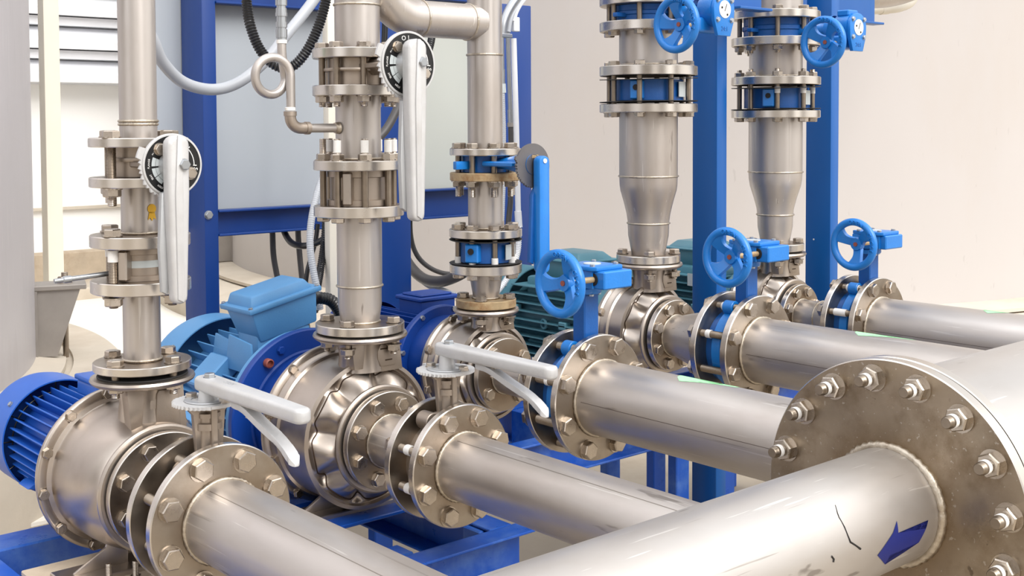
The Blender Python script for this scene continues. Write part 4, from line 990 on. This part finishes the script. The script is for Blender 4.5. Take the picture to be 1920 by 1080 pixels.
sheet('blue-grey sheet panel between the left thin pipe and the left blue post', atY(262, 300, 3.34).x, 1.62, bz(300, 440), .62, 'panel', 3.338)
sheet('greenish grey sheet panel behind the hanging lever of the second pipe', 2.347, 2.74, bz(830, 405), .62, 'panelg')
# top channels near the right posts
b = MB(); chan_x(b, 3.20, atY(1647, 48, 2.45).x, 2.47, atY(1640, 48, 2.47).z+.20, .20, .045, -1, .008)
solo('steel_beam', b, 'postr', 'blue channel beam at the top right, behind the far upper gearbox', 'beam', group='blue cross beams')
b = MB(); z_ = atY(1440, 23, 2.17).z; chan_x(b, 2.74, atY(1436, 20, 2.17).x, 2.19, z_+.20, .20, .045, -1, .008)
solo('steel_beam', b, 'postr', 'blue channel beam at the top, just left of the far right pipe', 'beam', group='blue cross beams')
# cream posts
cp = post('slim cream post seen beside the second pipe, in front of the sheet panel', atY(615, 300, 2.96).x, atY(632, 300, 2.96).x, 2.955, 2.985, 'cream', group='cream posts')
tx = atY(92, 300, 7.5)
post('tall cream post in front of the white louvred wall', tx.x-.035, tx.x+.062, 7.45, 7.55, 'cream', z1=2.2, group='cream posts')
# stainless pipes at the top right
def P2W(pts, Y): return [tuple(atY(x, y, Y)) for x, y in pts]
C = catmull([tuple(atY(1600, -12, 2.75)), tuple(atY(1650, -8, 2.75)), tuple(atY(1700, -18, 2.78)), tuple(atY(1750, -42, 2.82)), tuple(atY(1775, -90, 2.9)), tuple(onD(1780, -140, 5.2)), tuple(onD(1780, -160, 7.0))], 8)
solo('overhead_pipe', MB().tube(C, .052, 32), 'pipe', 'stainless overhead pipe cut off by the top edge, above the cream elbow', 'pipe')
C = catmull([tuple(atY(1620, 19, 3.0)), tuple(atY(1660, 18, 3.0)), tuple(atY(1690, 14, 3.02)), tuple(atY(1712, 0, 3.05)), tuple(atY(1722, -40, 3.05))], 8)
o_ = solo('cream_elbow', MB().tube(C, .019, 24), 'cream', 'thin cream elbow pipe at the top right, before the beige tank', 'pipe')
part('collar', MB().tube([tuple(atY(1650, 19, 3.0)), tuple(atY(1664, 18, 3.0))], .0215, 24), 'cream', o_)

# ------------------------------------------------------------------ gauge siphon tube
sg = thing('gauge_siphon', 'small steel siphon tube with a coiled loop, welded to the second pipe', 'pipe', (1.40, YD, -.02))
zq = -.0075
tube_pts = [(1.475, YD, zq), (1.385, YD, zq)]
part('side_tube', MB().tube(tube_pts, .0100, 20), 'pipe', sg)
part('boss', MB().lathe([(0, 0), (.014, 0), (.012, .010), (0, .010)], 20), 'weld', sg, (1.470, YD, zq), Ry(-90))
part('elbow', MB().tube([(1.388, YD, zq)]+[(1.372-.026*math.sin(a), YD, zq+.026-.026*math.cos(a)) for a in [PI/2*i/8 for i in range(9)]]+[(1.346, YD, zq+.034)], .0125, 20), 'blast', sg)
for cc, rr in (((1.388, YD, zq), RYX), ((1.346, YD, zq+.032), None)): part('elbow_bead', MB().lathe([(.009, -.005), (.0142, -.005), (.0142, .005), (.009, .005)], 24), 'blast', sg, cc, rr)
part('thread_tape', MB().cyl(.0115, 0, .008, 20, c=.001), 'tape', sg, (1.346, YD, zq+.038))
# loop
xv = 1.348; zl = .106; cl = (xv-.044, zl); rl = .040
pts = [(xv, YD, zq+.045), (xv, YD, .06)]
n = 40
for i in range(n+1):
    a = 2*PI*i/n*.985; pts.append((cl[0]+(xv-cl[0])*math.cos(a)*(rl/.044) + (.004 if i else .004), YD-.0+.022*i/n, cl[1]+rl*math.sin(a)))
pts += [(xv-.004, YD+.022, .125), (xv-.008, YD+.022, .16), (xv-.008, YD+.022, .192)]
part('coiled_tube', MB().tube(resample(catmull(pts, 4), .006), .0098, 20), 'pipe', sg)
zz = .185
fit = MB(); xs = xv-.008
for r, h in ((.0110, .006), (.0125, .018), (.0105, .004), (.0125, .012), (.0105, .012), (.0130, .008), (.0120, .010), (.0100, .006), (.0128, .012), (.0115, .010), (.0105, .02)):
    fit.lathe([(0, zz), (r, zz), (r, zz+h), (0, zz+h)], 12); zz += h
part('fittings', fit, 'galv', sg, (xs, YD+.022, 0)); part('thread_tape', MB().cyl(.0115, .178, .186, 20), 'tape', sg, (xs, YD+.022, 0))
gt = solo('green_tag', MB().box(-.010, .004, -.002, .002, -.022, .022, bev=.003), 'greentag', 'green plastic tag hanging behind the siphon tube', 'tag', tuple(atY(531, 84, 2.318)))

# ------------------------------------------------------------------ hoses, conduits and cables
def hose(name, label, cat, ctrl, r, m, ribs=None, group=None, k=10, amp=.12):
    C = catmull([tuple(c) for c in ctrl], k)
    if ribs:
        P = resample(C, ribs/4); pat = (1, 1+amp, 1, 1-amp*.8)
        return solo(name, MB().tube(P, r, 14, rf=lambda i: r*pat[i % 4]), m, label, cat, group=group, ang=60)
    return solo(name, MB().tube(C, r, 18), m, label, cat, group=group, ang=60)
G = 'black corrugated hoses'
hose('corrugated_hose', 'black corrugated hose hanging in a loop from the top, behind the siphon coil', 'hose', [atY(x, y, Y) for x, y, Y in ((461, -30, 2.75), (463, 10, 2.74), (470, 50, 2.72), (487, 92, 2.70), (515, 122, 2.67), (545, 126, 2.65), (572, 100, 2.63), (595, 55, 2.62), (610, 5, 2.62), (616, -30, 2.62))], .0125, 'blackp', .0075, G)
hose('grey_conduit_hose', 'smooth pale grey hose drooping across the left blue post', 'hose', [atY(x, y, Y) for x, y, Y in ((262, 20, 2.70), (288, 78, 2.72), (306, 118, 2.75), (345, 155, 2.80), (400, 168, 2.84), (450, 153, 2.84), (500, 112, 2.84), (535, 68, 2.84), (575, 18, 2.84), (610, -30, 2.84))], .0150, 'greyp')
GC = 'dark cables hanging below the left beam'
hose('black_cable', 'leftmost dark cable dropping behind the light blue motor box', 'cable', [atY(x, y, 3.295) for x, y in ((510, 395), (511, 440), (513, 480), (520, 520), (530, 570), (545, 640))], .0092, 'dkgrey', group=GC)
hose('black_cable', 'second dark cable dropping straight behind the light blue motor box', 'cable', [atY(x, y, 3.295) for x, y in ((558, 395), (559, 440), (562, 480), (566, 520), (572, 580), (580, 640))], .0092, 'dkgrey', group=GC)
hose('black_cable', 'shiny black cable curving up to the right under the blue beam', 'cable', [atY(x, y, Y) for x, y, Y in ((525, 405, 3.30), (532, 432, 3.26), (545, 454, 3.18), (565, 461, 3.12), (590, 457, 3.08), (612, 444, 3.05), (632, 420, 3.04), (660, 375, 3.04))], .0100, 'blackp', group=GC)
hose('grey_flexible_conduit', 'grey flexible conduit bowing down beside the second pipe', 'hose', [atY(x, y, Y) for x, y, Y in ((620, 300, 2.86), (600, 345, 2.84), (588, 390, 2.82), (582, 430, 2.81), (582, 470, 2.80), (588, 510, 2.79), (595, 545, 2.78), (600, 580, 2.78))], .0096, 'greyp', .006, amp=.05)
hose('corrugated_hose', 'black corrugated hose behind the grey conduit, left of the cream post', 'hose', [atY(x, y, Y) for x, y, Y in ((612, 380, 3.05), (610, 430, 3.02), (606, 470, 3.0), (600, 510, 2.97), (594, 545, 2.93), (590, 585, 2.90))], .0105, 'blackp', .007, G)
hose('black_cable', 'thin black cable crossing behind the grey flexible conduit', 'cable', [atY(x, y, 3.1) for x, y in ((596, 420), (592, 450), (584, 480), (576, 510), (573, 545), (578, 580))], .0070, 'blackp', group=GC)
hose('corrugated_hose', 'short black corrugated hose from the gland of the light blue terminal box', 'hose', [(X2+.14, 2.70, -.456), (X2+.19, 2.70, -.47), (X2+.225, 2.71, -.52), (X2+.235, 2.72, -.60), (X2+.23, 2.72, -.70)], .0150, 'blackp', .008, G)
hose('corrugated_hose', 'black corrugated hose passing behind the second dial valve', 'hose', [atY(x, y, Y) for x, y, Y in ((816, 20, 2.95), (812, 50, 2.9), (806, 88, 2.86), (790, 130, 2.85), (765, 190, 2.85))], .0105, 'blackp', .007, G)
hose('black_cable', 'black cable just right of the second pipe at the top', 'cable', [atY(x, y, 2.9) for x, y in ((722, -20), (722, 40), (720, 90), (716, 130))], .009, 'blackp', group=GC)
hose('grey_conduit_hose', 'grey conduit hose emerging right of the second pipe below its dial', 'hose', [atY(x, y, 2.85) for x, y in ((765, 150), (750, 190), (738, 218), (722, 245), (700, 268))], .0125, 'dkgrey')
hose('grey_conduit_hose', 'thick dark grey hose sagging between the second blue post and the blue check valve', 'hose', [atY(x, y, Y) for x, y, Y in ((735, 380, 3.42), (745, 440, 3.40), (762, 488, 3.34), (790, 520, 3.22), (822, 528, 3.10), (852, 520, 3.0), (880, 502, 2.94), (905, 470, 2.9))], .0185, 'dkgrey')
hose('black_cable', 'dark cable with a tie, hanging above the thick grey hose', 'cable', [atY(x, y, 3.30) for x, y in ((769, 380), (770, 440), (780, 475), (800, 498), (830, 512), (870, 515))], .0085, 'dkgrey', group=GC)
hose('white_flexible_conduit', 'pale conduit passing behind the middle cone below the thick grey hose', 'hose', [atY(x, y, Y) for x, y, Y in ((765, 492, 3.36), (785, 520, 3.30), (805, 536, 3.22), (825, 542, 3.12), (850, 552, 3.0), (890, 566, 2.95))], .0085, 'greyp', .006)
hose('white_flexible_conduit', 'white ribbed conduit hanging beside the blue lever down to the middle motor', 'hose', [atY(x, y, Y) for x, y, Y in ((971, 425, 2.75), (972, 460, 2.75), (966, 490, 2.74), (952, 520, 2.74), (938, 540, 2.74), (925, 555, 2.74))], .0090, 'whitep', .006)
t_ = thing('white_conduit', 'straight white plastic conduit before the third blue post', 'conduit', tuple(atY(970, 425, 2.80)))
part('tube', MB().tube([tuple(atY(963, 72, 2.8)), tuple(atY(968, 240, 2.8)), tuple(atY(972, 425, 2.8))], .0090, 20), 'whitep', t_)
part('coupling', MB().tube([tuple(atY(971, 396, 2.8)), tuple(atY(973, 426, 2.8))], .0112, 20), 'whitep', t_)
t_ = thing('metal_conduit', 'zinc conduit with a long coupling, right behind the middle pipe', 'conduit', tuple(atY(957, 240, 2.86)), 'zinc conduits')
part('tube', MB().tube([tuple(atY(952, 60, 2.86)), tuple(atY(957, 210, 2.86))], .0070, 20), 'galv', t_)
part('coupling', MB().tube([tuple(atY(957, 205, 2.86)), tuple(atY(958, 231, 2.86))], .0095, 20), 'galv', t_)
part('coupling_nut', MB().tube([tuple(atY(958, 230, 2.86)), tuple(atY(958, 238, 2.86))], .0115, 8), 'bracket', t_)
part('tail', MB().tube([tuple(atY(958, 238, 2.86)), tuple(atY(959, 300, 2.86)), tuple(atY(957, 380, 2.86)), tuple(atY(952, 430, 2.86))], .0090, 16), 'dkgrey', t_)
t_ = thing('metal_conduit', 'short zinc conduit tight against the middle pipe', 'conduit', tuple(atY(943, 175, 2.7)), 'zinc conduits')
part('tube', MB().tube([tuple(atY(941, 70, 2.7)), tuple(atY(942, 135, 2.7))], .0060, 20), 'galv', t_)
part('coupling', MB().tube([tuple(atY(942, 130, 2.7)), tuple(atY(942, 158, 2.7))], .0078, 20), 'galv', t_)
part('coupling_nut', MB().tube([tuple(atY(942, 157, 2.7)), tuple(atY(943, 174, 2.7))], .0098, 8), 'label', t_)
part('tail', MB().tube(resample([tuple(atY(942, 174, 2.7)), tuple(atY(944, 240, 2.7)), tuple(atY(944, 330, 2.7)), tuple(atY(940, 440, 2.7))], .0015), .0075, 14, rf=lambda i: .0075*(1, 1.06, 1, .95)[i % 4]), 'greyp', t_)
for (pts, r, m, lab) in ((((941, 70), (945, 40), (958, 12), (985, -25)), .0140, 'galv', 'wide zinc conduit bend at the top, right of the middle pipe'), (((953, 60), (957, 38), (968, 16), (994, -20)), .0075, 'greyp', 'thin grey conduit bend beside the wide zinc bend'), (((963, 40), (966, 25), (977, 5), (1000, -22)), .0085, 'whitep', 'white conduit bend nearest the third blue post')):
    hose('conduit_bend', lab, 'conduit', [atY(x, y, 2.78) for x, y in pts], r, m)
solo('junction_clip', MB().box(-.013, .011, -.008, .008, -.022, .022, bev=.002), 'whitep', 'white plastic clip box at the top of the white conduit', 'clip', tuple(atY(967, 46, 2.78)))
solo('pipe_clamp', MB().box(-.024, .020, -.006, .006, -.006, .006, bev=.002), 'galv', 'small zinc clamp joining the conduits behind the middle pipe', 'clamp', tuple(atY(950, 67, 2.76)))
hose('grey_conduit_hose', 'grey hose rising from the green-grey box of the fourth motor', 'hose', [atY(x, y, Y) for x, y, Y in ((1112, 484, 2.60), (1128, 490, 2.62), (1150, 497, 2.66), (1175, 512, 2.7))], .0125, 'dkgrey')

# ------------------------------------------------------------------ tanks and slab
def w2(lat, dep): return (dep*math.cos(CY)+lat*math.sin(CY), dep*math.sin(CY)-lat*math.cos(CY))
cL = w2(-4.19, 4.24); cR = w2(1.325, 10.43)
tl = thing('steel_tank', 'tall grey steel tank filling the left edge', 'tank', (cL[0], cL[1], -1.0))
part('tank_shell', MB().lathe([(0, 0), (2.30, 0), (2.30, 4.4), (0, 4.4)], 192), 'tankl', tl, (cL[0], cL[1], -1.0))
part('base_ring', MB().lathe([(2.2, -.02), (2.42, -.02), (2.42, .0), (2.30, .02), (2.2, .02)], 192), 'concrete', tl, (cL[0], cL[1], -1.0))
solo('tank_plinth', MB().lathe([(0, 0), (2.66, 0), (2.66, .27), (2.64, .29), (2.45, .29), (2.45, .275), (0, .275)], 192), 'concrete', 'round concrete plinth under the left steel tank', 'plinth', (cL[0], cL[1], FL))
tr = thing('storage_tank', 'huge beige tank behind all the pumps on the right', 'tank', (cR[0], cR[1], -1.1))
part('tank_shell', MB().lathe([(0, 0), (3.70, 0), (3.70, 5.5), (0, 5.5)], 256), 'tankr', tr, (cR[0], cR[1], -1.1))
part('base_ring', MB().lathe([(3.6, 0), (3.92, 0), (3.92, .02), (3.70, .035), (3.6, .035)], 256), 'concrete', tr, (cR[0], cR[1], -1.1))
solo('tank_plinth', MB().lathe([(0, 0), (4.30, 0), (4.30, .15), (4.10, .19), (0, .19)], 256), 'concrete', 'round concrete plinth under the huge beige tank', 'plinth', (cR[0], cR[1], FL))
# holding-down chairs of the tanks
def chair(name, label, cen, ang, s, par=None):
    t = thing(name, label, 'bracket', (cen[0], cen[1], cen[2]), 'tank hold-down brackets')
    Mx = Rz(ang)
    a = MB().box(-.01*s, .24*s, -.10*s, .10*s, .33*s, .355*s, bev=.003); part('top_plate', a, 'bracket', t, cen, Mx)
    for y in (-.085, .075): part('gusset', MB().prism([(0, 0), (.10*s, 0), (.21*s, .33*s), (0, .33*s)], -y*s-.01*s, -y*s+.0, Rx(90)), 'bracket', t, cen, Mx)
    part('back_plate', MB().box(-.004, .008, -.10*s, .10*s, 0, .33*s), 'bracket', t, cen, Mx)
    part('anchor_nut', nut_stud(.034*s, .02*s), 'bolt', t, tuple(Vector(cen)+(Mx @ Vector((.14*s, 0, .355*s)))), Mx)
    part('anchor_rod', MB().cyl(.014*s, -.02, .33*s, 12), 'stud', t, tuple(Vector(cen)+(Mx @ Vector((.14*s, 0, 0)))), Mx)
    return t
aL = math.atan2(-cL[1]+5.05*math.sin(CY)-(-2.06)*math.cos(CY), -cL[0]+5.05*math.cos(CY)+(-2.06)*math.sin(CY))
tL = aL+R_(1)
chair('tank_bracket', 'grey steel hold-down bracket with a nut on the left tank', (cL[0]+2.30*math.cos(tL), cL[1]+2.30*math.sin(tL), -.985), math.degrees(tL), .86)
pr = Vector(w2(-2.2, 9.4)); aR = math.atan2(pr.y-cR[1], pr.x-cR[0])
chair('tank_bracket', 'distant pale hold-down bracket on the beige tank, right of the left blue post', (cR[0]+3.70*math.cos(aR), cR[1]+3.70*math.sin(aR), -1.06), math.degrees(aR), 1.5)

fl = solo('floor', MB().box(-14, 22, -12, 24, -.15, 0), 'floor', None, None, (0, 0, FL), kind='structure')
WY = 9.3
wz = lambda y: atY(150, y, WY).z
solo('painted_daylight_slab', MB().box(-6, 4.0, 3.9, WY-.6, 0, .012), 'litfloor', None, None, (0, 0, FL), kind='structure')  # added slab; its pale colour stands in for daylight on the far floor
wall = MB(); wall.box(-9, 4.86, WY, WY+.25, wz(468), 4.5); solo('wall_back', wall, 'wall', None, None, kind='structure')
kb = MB(); kb.box(-9, 4.15, WY-.14, WY+.25, FL, wz(468), bev=.01); solo('baseboard_back', kb, 'oldconc', None, None, kind='structure')
lg = MB(); lg.box(-9, 4.8, WY-.05, WY, wz(391), wz(386)); solo('trim_1', lg, 'concrete', None, None, kind='structure')
kb2 = MB(); kb2.box(-9, 4.15, WY-.6, WY-.14, FL, FL+.10, bev=.01); solo('trim_2', kb2, 'concrete', None, None, kind='structure')
# louvre bank: stacked sloping blades, each row made of a deep blade over a recessed one
lv = thing('louvre_panel', 'white horizontal louvre bank high on the far wall', 'louvre', (2, WY-.15, wz(152)))
pitch = atY(95, 30, WY).z-atY(95, 92, WY).z
z0 = atY(95, 154, WY-.2).z
part('louvre_frame', MB().box(-3, 3.95, WY-.06, WY-.002, z0-.01, 3.6), 'louvre', lv)
for i in range(12):
    z = z0+pitch*i
    part('louvre_blade', MB().prism([(0, 0), (.20, 0), (.215, .10*pitch/.25), (.06, .55*pitch), (0, .55*pitch)], -8, 3, RYX @ Rz(0), bev=0) if False else
         MB().add([(-3, WY-.05, z), (-3, WY-.24, z), (-3, WY-.24, z+.24*pitch), (-3, WY-.10, z+.66*pitch), (-3, WY-.05, z+.66*pitch), (3.95, WY-.05, z), (3.95, WY-.24, z), (3.95, WY-.24, z+.24*pitch), (3.95, WY-.10, z+.66*pitch), (3.95, WY-.05, z+.66*pitch)],
                  [(0, 1, 2, 3, 4), (9, 8, 7, 6, 5), (0, 5, 6, 1), (1, 6, 7, 2), (2, 7, 8, 3), (3, 8, 9, 4), (4, 9, 5, 0)]), 'louvre', lv)
for i in range(12):
    z = z0+pitch*(i+.71); b = MB(); b.box(-3, 3.95, WY-.185, WY-.05, z, z+pitch*.255); part('louvre_slat', b, 'louvre', lv)
# loose rebar and concrete blocks
for i, (x0, x1, y0, y1, h, lab) in enumerate(((1.45, 2.05, 3.0, 3.2, .22, 'pale concrete block under the second pump, seen through the blue frame'),)):
    solo('concrete_block', MB().box(x0, x1, y0, y1, FL, FL+h, bev=.006), 'concrete', lab, 'concrete block', group='concrete blocks under the frames')

# ------------------------------------------------------------------ light, sky, camera
w = bpy.data.worlds.new('daylight'); scene.world = w; w.use_nodes = True; nt = w.node_tree; N = nt.nodes; L = nt.links
bg = N['Background']; tc = N.new('ShaderNodeTexCoord'); sp = N.new('ShaderNodeSeparateXYZ'); L.new(tc.outputs['Generated'], sp.inputs[0])
cr = N.new('ShaderNodeValToRGB'); mr = N.new('ShaderNodeMapRange'); mr.inputs[1].default_value = -1; mr.inputs[2].default_value = 1; L.new(sp.outputs[2], mr.inputs[0]); L.new(mr.outputs[0], cr.inputs[0])
e = cr.color_ramp.elements; e[0].position = 0; e[0].color = (.25, .225, .20, 1); e[1].position = 1; e[1].color = (1, 1, 1.02, 1)
for p, c in ((.49, (.20, .175, .155, 1)), (.52, (.17, .15, .135, 1)), (.60, (.26, .235, .22, 1)), (.68, (.62, .61, .61, 1)), (.78, (1.0, 1.0, 1.02, 1))): x = e.new(p); x.color = c
# bright sectors added to the sky low over the horizon, to streak the metal
def sector(az, c0, c1, col, zlo=-.10, zhi=.62):
    d = N.new('ShaderNodeVectorMath'); d.operation = 'DOT_PRODUCT'; d.inputs[1].default_value = (math.cos(R_(az)), math.sin(R_(az)), 0)
    fl_ = N.new('ShaderNodeVectorMath'); fl_.operation = 'MULTIPLY'; fl_.inputs[1].default_value = (1, 1, 0); L.new(tc.outputs['Generated'], fl_.inputs[0])
    nn = N.new('ShaderNodeVectorMath'); nn.operation = 'NORMALIZE'; L.new(fl_.outputs[0], nn.inputs[0]); L.new(nn.outputs[0], d.inputs[0])
    a = N.new('ShaderNodeMapRange'); a.interpolation_type = 'SMOOTHSTEP'; a.inputs[1].default_value = c0; a.inputs[2].default_value = c1; L.new(d.outputs['Value'], a.inputs[0])
    b_ = N.new('ShaderNodeMapRange'); b_.interpolation_type = 'SMOOTHSTEP'; b_.inputs[1].default_value = zlo; b_.inputs[2].default_value = zlo+.12; L.new(sp.outputs[2], b_.inputs[0])
    m_ = N.new('ShaderNodeMath'); m_.operation = 'MULTIPLY'; L.new(a.outputs[0], m_.inputs[0]); L.new(b_.outputs[0], m_.inputs[1])
    s = N.new('ShaderNodeVectorMath'); s.operation = 'SCALE'; s.inputs[0].default_value = col; L.new(m_.outputs[0], s.inputs['Scale']); return s.outputs[0]
cur = cr.outputs[0]
for s_ in (sector(-38, math.cos(R_(32)), math.cos(R_(14)), (1.0, .98, .95)), sector(-86, math.cos(R_(12)), math.cos(R_(6)), (1.3, 1.28, 1.25)), sector(238, math.cos(R_(9)), math.cos(R_(4)), (.7, .68, .66)),
           sector(188, math.cos(R_(20)), math.cos(R_(10)), (.85, .86, .9)), sector(120, math.cos(R_(34)), math.cos(R_(16)), (1.1, 1.12, 1.15))):
    ad = N.new('ShaderNodeVectorMath'); ad.operation = 'ADD'; L.new(cur, ad.inputs[0]); L.new(s_, ad.inputs[1]); cur = ad.outputs[0]
L.new(cur, bg.inputs[0]); bg.inputs[1].default_value = 1.05
def sun(name, d, e_, ang, col):
    l = bpy.data.lights.new(name, 'SUN'); l.energy = e_; l.angle = R_(ang); l.color = col; o = bpy.data.objects.new(name, l); COL.objects.link(o)
    o.rotation_euler = Vector(d).to_track_quat('-Z', 'Y').to_euler()
sun('sun', (-.02, .90, -.80), 2.3, 40, (1, .97, .94))

cam = bpy.data.cameras.new('camera'); co = bpy.data.objects.new('camera', cam); COL.objects.link(co); scene.camera = co
cam.sensor_width = 36; cam.lens = CF/1920*36; cam.shift_y = -(540-CV)/1920; cam.clip_end = 200; cam.clip_start = .02
mw = Matrix.Identity(4)
for i in range(3): mw[i][0] = _R[i]; mw[i][1] = _U[i]; mw[i][2] = -_F[i]
mw[0][3] = 0; mw[1][3] = 0; mw[2][3] = H
co.matrix_world = mw
vs_ = scene.view_settings; vs_.view_transform = 'Standard'; vs_.look = 'None'; vs_.gamma = 1; vs_.exposure = .35; vs_.use_curve_mapping = False
